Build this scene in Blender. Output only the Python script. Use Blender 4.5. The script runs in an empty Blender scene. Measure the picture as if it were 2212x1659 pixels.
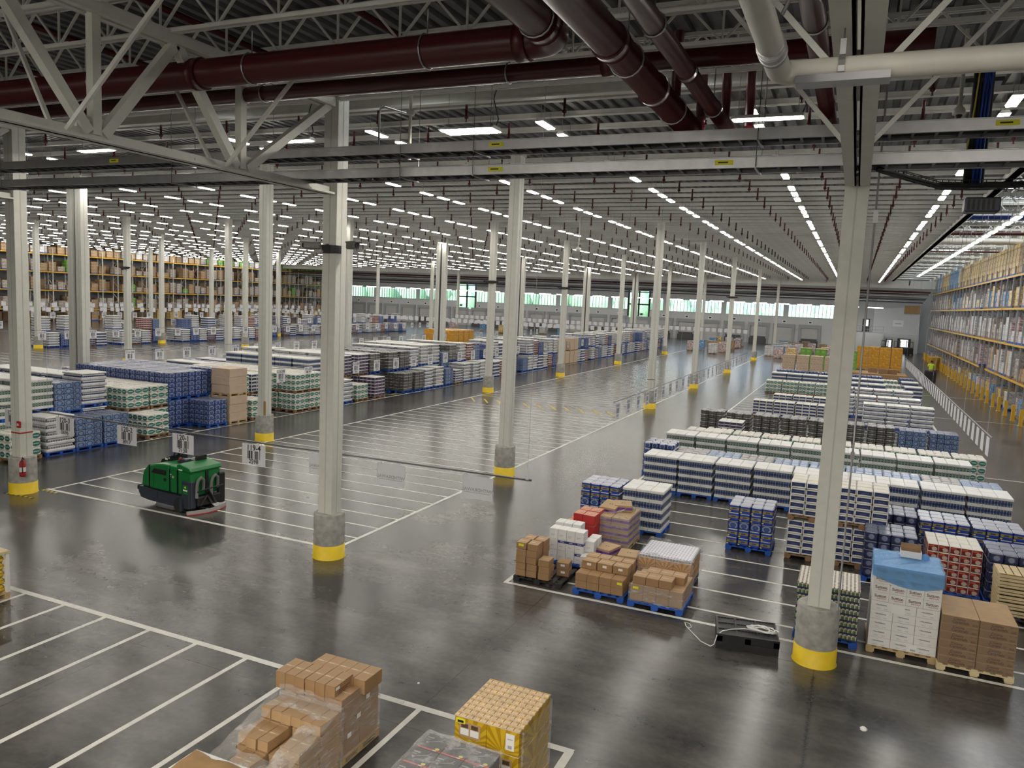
import bpy, math, random
from mathutils import Matrix, Vector

# ------------------------------------------------------------------ camera, world, exposure
SC = bpy.context.scene
COL = SC.collection
R = random.Random(7)
YAW, PITCH, ROLL, CAMZ, FPX = 0.4137093, 0.1115848, 0.0445276, 6.0, 1666.93

def make_camera():
    f = Vector((-math.sin(YAW) * math.cos(PITCH), math.cos(YAW) * math.cos(PITCH), -math.sin(PITCH)))
    r = Vector((math.cos(YAW), math.sin(YAW), 0))
    u = r.cross(f)
    r2 = math.cos(ROLL) * r + math.sin(ROLL) * u
    u2 = -math.sin(ROLL) * r + math.cos(ROLL) * u
    cam = bpy.data.cameras.new('camera')
    cam.sensor_width = 36.0
    cam.lens = FPX / 2212 * 36.0
    cam.clip_start, cam.clip_end = 0.05, 600
    o = bpy.data.objects.new('camera', cam)
    COL.objects.link(o)
    m = Matrix.Identity(4)
    for i in range(3):
        m[i][0], m[i][1], m[i][2] = r2[i], u2[i], -f[i]
    m[2][3] = CAMZ
    o.matrix_world = m
    SC.camera = o
make_camera()

W = bpy.data.worlds.new('daylight_sky')
SC.world = W
W.use_nodes = True
W.node_tree.nodes['Background'].inputs['Color'].default_value = (0.50, 0.74, 1.0, 1)
W.node_tree.nodes['Background'].inputs['Strength'].default_value = 1.7
VS = SC.view_settings
VS.view_transform, VS.look = 'Standard', 'None'
VS.exposure, VS.gamma = 0.35, 1.0
VS.use_curve_mapping = False
SC.cycles.max_bounces = 8
SC.cycles.diffuse_bounces = 4
SC.cycles.glossy_bounces = 4
SC.cycles.transparent_max_bounces = 16
SC.cycles.sample_clamp_indirect = 4.0

sun = bpy.data.objects.new('sun', bpy.data.lights.new('sun', 'SUN'))
sun.data.energy, sun.data.angle = 9.0, 0.02
sun.rotation_euler = (math.radians(40), 0, math.radians(-15))
COL.objects.link(sun)
LAMP = 36.0       # ceiling tube fixtures
LAMP_FILL = 270.0  # unseen fill fixtures added around and behind the camera
SKYLIGHT = 4.0

# ------------------------------------------------------------------ node helper
class G:
    def __init__(self, name):
        self.mat = bpy.data.materials.new(name)
        self.mat.use_nodes = True
        self.nt = self.mat.node_tree
        self.b = self.nt.nodes['Principled BSDF']
        self.out = self.nt.nodes['Material Output']
    def n(self, t, **kw):
        x = self.nt.nodes.new(t)
        for k, v in kw.items():
            setattr(x, k, v)
        return x
    def put(self, sock, v):
        if hasattr(v, 'is_linked') or isinstance(v, bpy.types.NodeSocket):
            self.nt.links.new(v, sock)
        elif isinstance(v, (tuple, list)):
            sock.default_value = (*v, 1) if len(v) == 3 and len(sock.default_value) == 4 else v
        else:
            sock.default_value = v
    def m(self, op, a, b=None, c=None):
        x = self.n('ShaderNodeMath', operation=op)
        for i, v in enumerate((a, b, c)):
            if v is not None:
                self.put(x.inputs[i], v)
        return x.outputs[0]
    def mix(self, f, a, b):
        x = self.n('ShaderNodeMix', data_type='RGBA')
        self.put(x.inputs[0], f); self.put(x.inputs[6], a); self.put(x.inputs[7], b)
        return x.outputs[2]
    def noise(self, scale, detail=3, vec=None, rough=0.5):
        x = self.n('ShaderNodeTexNoise')
        x.inputs['Scale'].default_value = scale
        x.inputs['Detail'].default_value = detail
        x.inputs['Roughness'].default_value = rough
        if vec is not None:
            self.put(x.inputs['Vector'], vec)
        return x.outputs['Fac']
    def ramp(self, f, lo, hi):
        x = self.n('ShaderNodeMapRange')
        self.put(x.inputs[0], f)
        x.inputs[1].default_value, x.inputs[2].default_value = lo, hi
        return x.outputs[0]
    def uv(self):
        s = self.n('ShaderNodeSeparateXYZ')
        self.nt.links.new(self.n('ShaderNodeUVMap').outputs[0], s.inputs[0])
        return s.outputs[0], s.outputs[1]
    def pos(self):
        g = self.n('ShaderNodeNewGeometry')
        s = self.n('ShaderNodeSeparateXYZ')
        self.nt.links.new(g.outputs['Position'], s.inputs[0])
        return g.outputs['Position'], s.outputs[0], s.outputs[1], s.outputs[2]
    def objco(self):
        return self.n('ShaderNodeTexCoord').outputs['Object']
    def set(self, **kw):
        for k, v in kw.items():
            self.put(self.b.inputs[k.replace('_', ' ')], v)
        return self
    def bump(self, h, strength, dist=0.01):
        x = self.n('ShaderNodeBump')
        x.inputs['Strength'].default_value = strength
        x.inputs['Distance'].default_value = dist
        self.put(x.inputs['Height'], h)
        self.nt.links.new(x.outputs[0], self.b.inputs['Normal'])

M = {}
def plain(name, col, rough=0.5, metal=0.0, vary=0.0, scale=6.0, bump=0.0):
    g = G(name)
    g.set(Roughness=rough, Metallic=metal)
    if vary:
        f = g.noise(scale, 4, g.objco())
        d = tuple(max(0, c * (1 - vary)) for c in col)
        l = tuple(min(1, c * (1 + vary)) for c in col)
        g.set(Base_Color=g.mix(g.ramp(f, .3, .7), d, l))
        if bump:
            g.bump(f, bump)
    else:
        g.set(Base_Color=col)
    M[name] = g.mat
    return g.mat

def pat(name, base, cell=(1, 1), shapes=(), rough=0.5, vary=0.08, film=0.0, jitter=0.0, metal=0.0):
    """repeating colour pattern in UV space: shapes are drawn in cell fractions, later ones on top"""
    g = G(name)
    u, v = g.uv()
    u, v = g.m('DIVIDE', u, cell[0]), g.m('DIVIDE', v, cell[1])
    fu, fv = g.m('FRACT', u), g.m('FRACT', v)
    col = base
    def rect(x0, x1, y0, y1):
        a = g.m('MULTIPLY', g.m('GREATER_THAN', fu, x0), g.m('LESS_THAN', fu, x1))
        b = g.m('MULTIPLY', g.m('GREATER_THAN', fv, y0), g.m('LESS_THAN', fv, y1))
        return g.m('MULTIPLY', a, b)
    def ell(cx, cy, rx, ry):
        a = g.m('POWER', g.m('DIVIDE', g.m('SUBTRACT', fu, cx), rx), 2.0)
        b = g.m('POWER', g.m('DIVIDE', g.m('SUBTRACT', fv, cy), ry), 2.0)
        return g.m('LESS_THAN', g.m('ADD', a, b), 1.0)
    for s in shapes:
        k, p, c = s[0], s[1:-1], s[-1]
        if k == 'rect': mk = rect(*p)
        elif k == 'ell': mk = ell(*p)
        elif k == 'ring':
            cx, cy, rx, ry, t = p
            mk = g.m('SUBTRACT', ell(cx, cy, rx, ry), ell(cx, cy, rx * t, ry * t))
        elif k == 'line':
            t, t2 = p
            mk = g.m('SUBTRACT', 1.0, rect(t, 1 - t, t2, 1 - t2))
        elif k == 'rays':
            cx, cy, n_ = p
            an = g.m('ARCTAN2', g.m('SUBTRACT', fv, cy), g.m('SUBTRACT', fu, cx))
            mk = g.m('GREATER_THAN', g.m('SINE', g.m('MULTIPLY', an, n_)), 0.1)
        elif k == 'speck':
            thr, sc = p
            mk = g.m('GREATER_THAN', g.noise(sc, 2, g.n('ShaderNodeUVMap').outputs[0]), thr)
        col = g.mix(mk, col, c)
    f = g.noise(3.0, 4, g.objco())
    if vary:
        k = g.m('ADD', 1 - vary, g.m('MULTIPLY', g.ramp(f, .3, .7), 2 * vary))
        if jitter:
            w = g.n('ShaderNodeTexWhiteNoise', noise_dimensions='2D')
            cx = g.n('ShaderNodeCombineXYZ')
            g.put(cx.inputs[0], g.m('FLOOR', u)); g.put(cx.inputs[1], g.m('FLOOR', v))
            g.nt.links.new(cx.outputs[0], w.inputs[0])
            k = g.m('MULTIPLY', k, g.m('ADD', 1 - jitter, g.m('MULTIPLY', w.outputs[0], 2 * jitter)))
        x = g.n('ShaderNodeVectorMath', operation='SCALE')
        g.put(x.inputs[0], col); g.put(x.inputs['Scale'], k)
        col = x.outputs[0]
    g.set(Base_Color=col, Roughness=rough, Metallic=metal)
    if film:
        g.bump(g.noise(14.0, 3, g.objco(), .6), film, .03)
    M[name] = g.mat
    return g.mat

def glow(name, col, strength):
    g = G(name)
    g.set(Base_Color=(.9, .9, .9), Emission_Color=col, Emission_Strength=strength)
    g.mat.cycles.emission_sampling = 'FRONT'
    M[name] = g.mat
    return g.mat

# ------------------------------------------------------------------ mesh builder
class MB:
    def __init__(s):
        s.v, s.f, s.mi, s.uvs, s.sm = [], [], [], [], []
    def face(s, idx, m=0, uv=None, smooth=False):
        s.f.append(idx); s.mi.append(m); s.sm.append(smooth)
        s.uvs.extend(uv if uv else [(0, 0)] * len(idx))
    def quad(s, pts, m=0, uv=((0, 0), (1, 0), (1, 1), (0, 1))):
        n = len(s.v)
        s.v.extend([tuple(p) for p in pts])
        s.face(list(range(n, n + len(pts))), m, list(uv) if len(pts) == 4 else None)
    def hexa(s, c, m=0, mt=None, norm=False, rep=(1, 1), mb=None):
        """c: 8 corners, bottom ring (ccw from -x-y) then top ring"""
        n = len(s.v)
        s.v.extend([tuple(p) for p in c])
        o = c[0]
        fs = ((0, 3, 2, 1), (4, 5, 6, 7), (0, 1, 5, 4), (1, 2, 6, 5), (2, 3, 7, 6), (3, 0, 4, 7))
        for k, q in enumerate(fs):
            mm = m if k > 1 else (mt if (k == 1 and mt is not None) else (mb if (k == 0 and mb is not None) else m))
            uv = []
            for i in q:
                p = c[i]
                if norm:
                    uv = [(0, 0), (rep[0], 0), (rep[0], rep[1]), (0, rep[1])] if k > 1 else [(0, 0), (rep[0], 0), (rep[0], rep[0]), (0, rep[0])]
                    break
                d = (p[0] - o[0], p[1] - o[1], p[2] - o[2])
                uv.append((d[0], d[1]) if k < 2 else ((d[0], d[2]) if k in (2, 4) else (d[1], d[2])))
            s.face([n + i for i in q], mm, uv)
    def box(s, x0, y0, z0, x1, y1, z1, m=0, mt=None, norm=False, rep=(1, 1), mb=None):
        s.hexa([(x0, y0, z0), (x1, y0, z0), (x1, y1, z0), (x0, y1, z0), (x0, y0, z1), (x1, y0, z1), (x1, y1, z1), (x0, y1, z1)], m, mt, norm, rep, mb)
    def cbox(s, x0, y0, z0, x1, y1, z1, b=0.02, m=0, mt=None, norm=True, rep=(1, 1)):
        """box with chamfered edges"""
        X, Y, Z = (x0, x1), (y0, y1), (z0, z1)
        n = len(s.v)
        idx = {}
        def uvof(ax, p):
            a = ((p[0] - x0) / (x1 - x0), (p[1] - y0) / (y1 - y0), (p[2] - z0) / (z1 - z0)) if norm else (p[0] - x0, p[1] - y0, p[2] - z0)
            ra, rb = rep if norm else (1, 1)
            return ((a[1] * ra, a[2] * rb), (a[0] * ra, a[2] * rb), (a[0] * ra, a[1] * ra))[ax]
        for i in (0, 1):
            for j in (0, 1):
                for k in (0, 1):
                    for ax in (0, 1, 2):
                        p = [X[i], Y[j], Z[k]]
                        for a2, sg in ((0, i), (1, j), (2, k)):
                            if a2 != ax:
                                p[a2] += b * (1 - 2 * sg)
                        idx[i, j, k, ax] = len(s.v)
                        s.v.append(tuple(p))
        def add(keys, ax, mm):
            ids = [idx[q] for q in keys]
            s.face(ids, mm, [uvof(ax, s.v[i]) for i in ids])
        for sg in (0, 1):
            q = [(sg, 0, 0, 0), (sg, 1, 0, 0), (sg, 1, 1, 0), (sg, 0, 1, 0)]
            add(q if sg else q[::-1], 0, m)
            q = [(0, sg, 0, 1), (1, sg, 0, 1), (1, sg, 1, 1), (0, sg, 1, 1)]
            add(q[::-1] if sg else q, 1, m)
            q = [(0, 0, sg, 2), (1, 0, sg, 2), (1, 1, sg, 2), (0, 1, sg, 2)]
            add(q if sg else q[::-1], 2, (mt if mt is not None and sg else m))
        for i in (0, 1):
            for j in (0, 1):
                q = [(i, j, 0, 0), (i, j, 0, 1), (i, j, 1, 1), (i, j, 1, 0)]
                add(q if (i ^ j) else q[::-1], 1, m)
                q = [(i, 0, j, 0), (i, 0, j, 2), (i, 1, j, 2), (i, 1, j, 0)]
                add(q[::-1] if (i ^ j) else q, 2 if mt is not None and j else 0, mt if mt is not None and j else m)
                q = [(0, i, j, 1), (0, i, j, 2), (1, i, j, 2), (1, i, j, 1)]
                add(q if (i ^ j) else q[::-1], 2 if mt is not None and j else 1, mt if mt is not None and j else m)
        for i in (0, 1):
            for j in (0, 1):
                for k in (0, 1):
                    q = [(i, j, k, 0), (i, j, k, 1), (i, j, k, 2)]
                    add(q if (i + j + k) % 2 else q[::-1], 2, m)
    def tube(s, path, r, seg=8, m=0, caps=True, smooth=True):
        P = [Vector(p) for p in path]
        rs = r if isinstance(r, (list, tuple)) else [r] * len(P)
        rings = []
        up = None
        for i, p in enumerate(P):
            d = (P[min(i + 1, len(P) - 1)] - P[max(i - 1, 0)])
            d = d.normalized() if d.length > 1e-9 else Vector((0, 0, 1))
            if up is None:
                up = Vector((0, 0, 1)) if abs(d.z) < .9 else Vector((1, 0, 0))
            a = d.cross(up).normalized()
            up = a.cross(d).normalized()
            n = len(s.v)
            for k in range(seg):
                t = 2 * math.pi * k / seg
                s.v.append(tuple(p + (a * math.cos(t) + up * math.sin(t)) * rs[i]))
            rings.append(n)
        for i in range(len(rings) - 1):
            a, b = rings[i], rings[i + 1]
            for k in range(seg):
                k2 = (k + 1) % seg
                s.face([a + k, b + k, b + k2, a + k2][::-1], m, [(k / seg, i), (k / seg, i + 1), ((k + 1) / seg, i + 1), ((k + 1) / seg, i)][::-1], smooth)
        if caps:
            s.face([rings[0] + k for k in range(seg)], m)
            s.face([rings[-1] + k for k in range(seg)][::-1], m)
    def cyl(s, p0, p1, r, seg=12, m=0, caps=True):
        s.tube([p0, p1], r, seg, m, caps)
    def bar(s, p0, p1, w, h, m=0):
        """rectangular bar from p0 to p1, w across, h up"""
        a, b = Vector(p0), Vector(p1)
        d = (b - a).normalized()
        up = Vector((0, 0, 1)) if abs(d.z) < .95 else Vector((0, 1, 0))
        x = d.cross(up).normalized() * (w / 2)
        y = x.normalized().cross(d).normalized() * (h / 2)
        s.hexa([a - x - y, a + x - y, b + x - y, b - x - y, a - x + y, a + x + y, b + x + y, b - x + y], m)
    def lathe(s, prof, seg=24, m=0, c=(0, 0, 0), ms=None):
        n = len(s.v)
        for (r, z) in prof:
            for k in range(seg):
                t = 2 * math.pi * k / seg
                s.v.append((c[0] + r * math.cos(t), c[1] + r * math.sin(t), c[2] + z))
        for i in range(len(prof) - 1):
            for k in range(seg):
                k2 = (k + 1) % seg
                a = n + i * seg
                s.face([a + k, a + k2, a + seg + k2, a + seg + k], ms[i] if ms else m, [(k / seg * 6, prof[i][1]), ((k + 1) / seg * 6, prof[i][1]), ((k + 1) / seg * 6, prof[i + 1][1]), (k / seg * 6, prof[i + 1][1])], abs(prof[i][0] - prof[i + 1][0]) < abs(prof[i][1] - prof[i + 1][1]) * 3)
    def prism(s, poly, y0, y1, m=0):
        """polygon in x,z (counter-clockwise seen from -y) pulled from y0 to y1"""
        n, k = len(s.v), len(poly)
        s.v.extend([(x, y0, z) for x, z in poly]); s.v.extend([(x, y1, z) for x, z in poly])
        s.face(list(range(n, n + k)), m, [(x, z) for x, z in poly])
        s.face(list(range(n + k, n + 2 * k))[::-1], m, [(x, z) for x, z in poly][::-1])
        for i in range(k):
            j = (i + 1) % k
            s.face([n + j, n + i, n + k + i, n + k + j], m)
    def mesh(s, name, mats):
        me = bpy.data.meshes.new(name)
        me.from_pydata(s.v, [], s.f)
        me.polygons.foreach_set('material_index', s.mi)
        me.polygons.foreach_set('use_smooth', s.sm)
        u = me.uv_layers.new(name='UVMap')
        u.data.foreach_set('uv', [c for p in s.uvs for c in p])
        for k in (mats if isinstance(mats, (list, tuple)) else [mats]):
            me.materials.append(M[k] if isinstance(k, str) else k)
        me.update()
        return me

def link(name, data, parent=None, loc=(0, 0, 0), rz=0):
    o = bpy.data.objects.new(name, data)
    COL.objects.link(o)
    o.location = loc
    if rz: o.rotation_euler = (0, 0, rz)
    if parent is not None: o.parent = parent
    return o
def tag(o, label, cat, group=None, kind=None):
    o['label'] = label; o['category'] = cat
    if group: o['group'] = group
    if kind: o['kind'] = kind
    return o
def thing(name, label, cat, loc, rz=0, group=None):
    return tag(link(name, None, None, loc, rz), label, cat, group)
def part(name, mb, mats, parent, loc=(0, 0, 0), rz=0):
    return link(name, mb if isinstance(mb, bpy.types.Mesh) else mb.mesh(name, mats), parent, loc, rz)
def struct(name, mb, mats, loc=(0, 0, 0), parent=None):
    o = link(name, mb if isinstance(mb, bpy.types.Mesh) else mb.mesh(name, mats), parent, loc)
    if parent is None: o['kind'] = 'structure'
    return o
def clone(root, loc, label=None, rz=None, group=None):
    r = root.copy(); COL.objects.link(r)
    r.location = loc
    if rz is not None: r.rotation_euler = (0, 0, rz)
    if label: r['label'] = label
    if group: r['group'] = group
    for ch in root.children:
        c = ch.copy(); COL.objects.link(c); c.parent = r
        for gch in ch.children:
            d = gch.copy(); COL.objects.link(d); d.parent = c
    return r
ONES = 'zeroth first second third fourth fifth sixth seventh eighth ninth tenth eleventh twelfth thirteenth fourteenth fifteenth sixteenth seventeenth eighteenth nineteenth'.split()
TENS = {2: 'twent', 3: 'thirt', 4: 'fort', 5: 'fift', 6: 'sixt', 7: 'sevent', 8: 'eight', 9: 'ninet'}
def nth(i):
    if i < 20: return ONES[i]
    t, o = divmod(i, 10)
    if t > 9: return 'hundred-' + nth(i - 100) if i > 100 else 'hundredth'
    return TENS[t] + ('ieth' if o == 0 else 'y-' + ONES[o])
def text(body, size, parent, loc, rot, mat='ink', name='lettering', align='CENTER', sx=1.0):
    key = ('txt', body, size, mat, align)
    if key not in TXT:
        c = bpy.data.curves.new(name, 'FONT')
        c.body = body; c.size = size; c.align_x = align; c.align_y = 'CENTER'
        c.resolution_u = 3; c.offset = size * .018
        tmp = bpy.data.objects.new(name, c)
        me = bpy.data.meshes.new_from_object(tmp)
        bpy.data.objects.remove(tmp); bpy.data.curves.remove(c)
        me.materials.clear(); me.materials.append(M[mat])
        TXT[key] = me
    o = link(name, TXT[key], parent, loc)
    o.rotation_euler = rot
    o.scale = (sx, 1, 1)
    return o
TXT = {}
FRONT = (math.pi / 2, 0, 0)            # faces -y
SIDE = (math.pi / 2, 0, math.pi / 2)   # faces +x
# ------------------------------------------------------------------ materials
def build_materials():
    # polished concrete floor: mottling, worn sheen, saw-cut joints
    g = G('polished_concrete')
    P, x, y, z = g.pos()
    st = g.n('ShaderNodeMapping'); st.inputs['Scale'].default_value = (0.35, 1.0, 1.0)
    st.inputs['Rotation'].default_value = (0, 0, 0.35)
    g.put(st.inputs[0], P)
    n1 = g.noise(0.45, 5, P, .55); n2 = g.noise(1.6, 6, st.outputs[0], .62); n3 = g.noise(9, 4, P, .6)
    f = g.m('ADD', g.m('MULTIPLY', n1, .5), g.m('ADD', g.m('MULTIPLY', n2, .4), g.m('MULTIPLY', n3, .16)))
    c = g.mix(g.ramp(f, .40, .66), (.022, .023, .024), (.122, .114, .102))
    def ln(co, per, off, w):
        d = g.m('ABSOLUTE', g.m('SUBTRACT', g.m('FRACT', g.m('DIVIDE', g.m('SUBTRACT', co, off), per)), .5))
        return g.m('LESS_THAN', d, w / per)
    joint = g.m('MAXIMUM', ln(y, 4.84, 13.62 + 2.42, .008), ln(x, 5.16, -10.46 + 2.58, .008))
    c = g.mix(g.m('MULTIPLY', joint, .75), c, (.03, .03, .03))
    g.set(Base_Color=c, Roughness=g.m('ADD', .175, g.m('MULTIPLY', n1, .05)), Specular_IOR_Level=.5)
    M['polished_concrete'] = g.mat
    for nm, c, r, mt, v in (
        ('white_steel', (.70, .70, .64), .45, 0, .04), ('joist_white', (.78, .78, .73), .5, 0, .05),
        ('deck_grey', (.12, .125, .132), .5, .0, .06), ('concrete', (.36, .35, .32), .85, 0, .25), ('yellow_paint', (.85, .60, .02), .5, 0, .06),
        ('line_paint', (.72, .71, .66), .5, 0, .1), ('yellow_line', (.70, .50, .05), .5, 0, .1), ('black', (.012, .012, .013), .5, 0, 0),
        ('pipe_red', (.070, .007, .009), .30, 0, .10), ('red', (.42, .02, .02), .4, 0, .05), ('pipe_white', (.62, .60, .54), .45, 0, .04),
        ('galv', (.50, .50, .51), .33, .85, .08), ('dark_steel', (.09, .09, .095), .5, .3, 0), ('cable_black', (.010, .010, .012), .6, 0, 0),
        ('cable_blue', (.01, .05, .28), .5, 0, 0), ('cable_yellow', (.6, .5, .08), .5, 0, 0), ('ink', (.012, .012, .014), .6, 0, 0), ('ink_grey', (.42, .41, .43), .6, 0, 0),
        ('ink_brown', (.10, .055, .035), .6, 0, 0), ('ink_navy', (.02, .03, .12), .6, 0, 0), ('ink_white', (.85, .85, .82), .6, 0, 0), ('ink_red', (.45, .05, .03), .6, 0, 0),
        ('sign_white', (.80, .80, .84), .5, 0, .02), ('tag_yellow', (.85, .80, .03), .5, 0, 0), ('tag_white', (.85, .85, .83), .5, 0, 0),
        ('rod_steel', (.30, .30, .31), .35, .8, 0), ('wire', (.35, .35, .36), .4, .6, 0), ('wall_white', (.62, .63, .63), .7, 0, .03), ('wall_grey', (.36, .37, .38), .7, 0, .03),
        ('dock_door', (.50, .50, .48), .55, 0, .04), ('rubber', (.02, .02, .022), .8, 0, 0), ('rack_yellow', (.70, .42, .03), .45, 0, .04), ('rack_grey', (.33, .34, .36), .4, .3, 0),
        ('rack_white', (.62, .63, .62), .45, 0, 0), ('pallet_blue', (.012, .085, .42), .55, 0, .15), ('pallet_wood', (.50, .36, .19), .75, 0, .16), ('pallet_brown', (.26, .15, .08), .75, 0, .18),
        ('pale_wood', (.68, .55, .32), .7, 0, .08), ('plastic_black', (.014, .014, .015), .45, 0, 0), ('cord_white', (.80, .80, .78), .6, 0, 0), ('scrub_green', (.010, .175, .042), .32, 0, .05),
        ('scrub_grey', (.035, .042, .062), .42, 0, .05), ('hose_grey', (.16, .16, .15), .5, 0, .05), ('squeegee', (.42, .40, .37), .5, 0, 0), ('skin', (.45, .27, .2), .6, 0, 0),
        ('vest', (.55, .85, .04), .6, 0, .05), ('trousers', (.02, .022, .03), .7, 0, 0), ('hair', (.04, .025, .015), .7, 0, 0), ('leaf_green', (.28, .40, .26), .8, 0, .4),
        ('cloth_brown', (.38, .23, .095), .75, 0, .1), ('grass', (.16, .36, .08), .9, 0, .3), ('door_dark', (.05, .05, .055), .5, 0, 0), ('plywood', (.38, .22, .09), .7, 0, .15),
    ):
        plain(nm, c, r, mt, v)
    plain('cardboard', (.36, .215, .105), .75, 0, .07, 5)
    plain('cardboard_light', (.46, .30, .155), .75, 0, .07, 5)
    plain('cardboard_dark', (.27, .165, .09), .75, 0, .10, 5)
    plain('cream_carton', (.58, .45, .33), .7, 0, .06, 5)
    plain('white_card', (.80, .79, .77), .6, 0, .03, 5)
    glow('lamp', (1.0, .955, .87), LAMP)
    glow('lamp_fill', (1.0, .94, .83), LAMP_FILL)
    glow('lamp_front', (1.0, .94, .83), 75.0)
    glow('lamp_dock', (1.0, .97, .92), 24.0)
    glow('lamp_bay', (1.0, .98, .94), 22.0)
    glow('skylight', (.92, .96, 1.0), SKYLIGHT)
    # clear glazing
    g = G('glazing')
    tr = g.n('ShaderNodeBsdfTransparent'); tr.inputs[0].default_value = (.90, .96, .95, 1)
    gl = g.n('ShaderNodeBsdfGlossy'); gl.inputs['Roughness'].default_value = .05
    mx = g.n('ShaderNodeMixShader'); mx.inputs[0].default_value = .06
    g.nt.links.new(tr.outputs[0], mx.inputs[1]); g.nt.links.new(gl.outputs[0], mx.inputs[2]); g.nt.links.new(mx.outputs[0], g.out.inputs[0])
    M['glazing'] = g.mat
    # stretch film: mostly clear, milky streaks, sharp glints
    for nm, base, tint in (('stretch_film', .17, (1, 1, 1)), ('film_milky', .16, (.95, .95, .95))):
        g = G(nm)
        mp = g.n('ShaderNodeMapping'); mp.inputs['Scale'].default_value = (1.2, 1.2, 5.0); mp.inputs['Rotation'].default_value = (.5, .3, 0)
        g.put(mp.inputs[0], g.objco())
        n = g.noise(3.2, 6, mp.outputs[0], .65)
        tr = g.n('ShaderNodeBsdfTransparent')
        pb = g.b; g.set(Base_Color=(.80, .79, .78), Roughness=.18)
        mx = g.n('ShaderNodeMixShader')
        g.put(mx.inputs[0], g.m('ADD', base, g.m('MULTIPLY', g.ramp(n, .48, .75), .45)))
        g.bump(n, .5, .03)
        g.nt.links.new(tr.outputs[0], mx.inputs[1]); g.nt.links.new(pb.outputs[0], mx.inputs[2]); g.nt.links.new(mx.outputs[0], g.out.inputs[0])
        M[nm] = g.mat
    for nm, base, tint in (('film_clear', .03, 1),):
        g = G(nm)
        n = g.noise(4, 5, g.objco(), .65)
        tr = g.n('ShaderNodeBsdfTransparent'); g.set(Base_Color=(.8, .8, .8), Roughness=.15); g.bump(n, .4, .02)
        mx = g.n('ShaderNodeMixShader'); g.put(mx.inputs[0], g.m('ADD', base, g.m('MULTIPLY', g.ramp(n, .58, .75), .3)))
        g.nt.links.new(tr.outputs[0], mx.inputs[1]); g.nt.links.new(g.b.outputs[0], mx.inputs[2]); g.nt.links.new(mx.outputs[0], g.out.inputs[0])
        M[nm] = g.mat
    g = G('blue_film')
    tr = g.n('ShaderNodeBsdfTransparent'); tr.inputs[0].default_value = (.42, .66, .95, 1)
    g.set(Base_Color=(.30, .56, .88), Roughness=.2)
    g.bump(g.noise(7, 4, g.objco(), .6), .6, .03)
    mx = g.n('ShaderNodeMixShader'); mx.inputs[0].default_value = .40
    g.nt.links.new(tr.outputs[0], mx.inputs[1]); g.nt.links.new(g.b.outputs[0], mx.inputs[2]); g.nt.links.new(mx.outputs[0], g.out.inputs[0])
    M['blue_film'] = g.mat
    # printed goods; bottle and can rows also carry painted highlights.  'n' patterns are drawn once per pack face
    dk = (.02, .03, .05)
    pat('bottles_navy', (.10, .135, .22), (.075, .178), [('rect', .82, 1, 0, 1, (.03, .045, .09)), ('rect', 0, .8, .30, .68, (.022, .035, .12)), ('rect', .2, .38, 0, 1, (.25, .30, .40)), ('rect', .2, .38, .32, .66, (.14, .18, .34))], .22, .18, .5)  # pale strips are highlights painted on each bottle, dark strip the shaded gap
    pat('bottles_clear', (.42, .52, .66), (.075, 1), [('rect', .84, 1, 0, 1, (.16, .24, .38)), ('rect', 0, .8, .28, .6, (.25, .40, .58)), ('rect', .2, .36, 0, 1, (.78, .84, .92))], .18, .18, .7)  # pale strip: painted highlight per bottle; dark strip: painted shade between bottles
    pat('bottles_grey', (.20, .21, .23), (.09, .16), [('rect', .82, 1, 0, 1, (.06, .06, .07)), ('rect', .2, .4, 0, 1, (.42, .43, .46))], .22, .2, .6)  # bottle highlight and dark gap are both painted into the colour
    pat('jars_green', (.62, .62, .56), (.10, .165), [('rect', .85, 1, 0, 1, (.10, .12, .10)), ('rect', .08, .78, .12, .82, (.04, .11, .085)), ('rect', .2, .6, .4, .6, (.25, .34, .28))], .3, .12, .3)
    pat('towel_green', (.80, .79, .74), (1, 1), [('ell', .5, .48, .44, .33, (.035, .17, .135)), ('rect', .16, .84, .42, .56, (.18, .36, .30)), ('rect', .25, .75, .45, .53, (.62, .70, .64)), ('line', .035, .04, (.56, .55, .50))], .4, .06, .25)
    pat('towel_green_end', (.80, .79, .74), (1, 1), [('ell', .5, .5, .40, .42, (.05, .20, .16)), ('ell', .5, .56, .26, .14, (.45, .58, .52)), ('line', .04, .04, (.56, .55, .50))], .4, .06, .25)
    pat('towel_navy', (.80, .79, .76), (1, 1), [('rect', .07, .93, .24, .86, (.016, .030, .115)), ('ell', .5, .16, .5, .15, (.80, .79, .76)), ('rect', .3, .75, .48, .60, (.07, .10, .24)), ('line', .02, .05, (.52, .51, .49))], .4, .08, .25)
    pat('roll_tops', (.80, .78, .72), (.105, .105), [('ring', .5, .5, .46, .46, .86, (.62, .58, .51)), ('ell', .5, .5, .16, .16, (.60, .54, .44))], .6, .05)
    pat('card_lid', (.83, .82, .79), (.36, .53), [('line', .012, .008, (.20, .19, .18))], .55, .03)
    pat('tray_white', (.74, .73, .70), (.36, .2), [('rect', 0, .02, 0, 1, (.30, .29, .28))], .5, .05)
    pat('tray_film', (.66, .66, .67), (.36, 1), [('rect', 0, .03, 0, 1, (.35, .35, .36))], .25, .10, .7)
    blu = (.028, .066, .25)
    pat('water_blue', blu, (1, 1), [('ring', .5, .48, .40, .42, .66, (.22, .26, .36)), ('rect', .28, .72, 0, .22, blu), ('ell', .5, .5, .16, .2, (.05, .09, .25)), ('line', .03, .05, (.010, .018, .09))], .2, .22, .8)
    pat('water_blue_gold', (.016, .055, .36), (1, 1), [('rect', .06, .94, .34, .68, (.26, .22, .06)), ('rect', .3, .7, .42, .60, (.07, .06, .12)), ('rect', .02, .2, .1, .24, (.70, .58, .05)), ('line', .03, .05, (.010, .02, .12))], .2, .2, .8)
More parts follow.
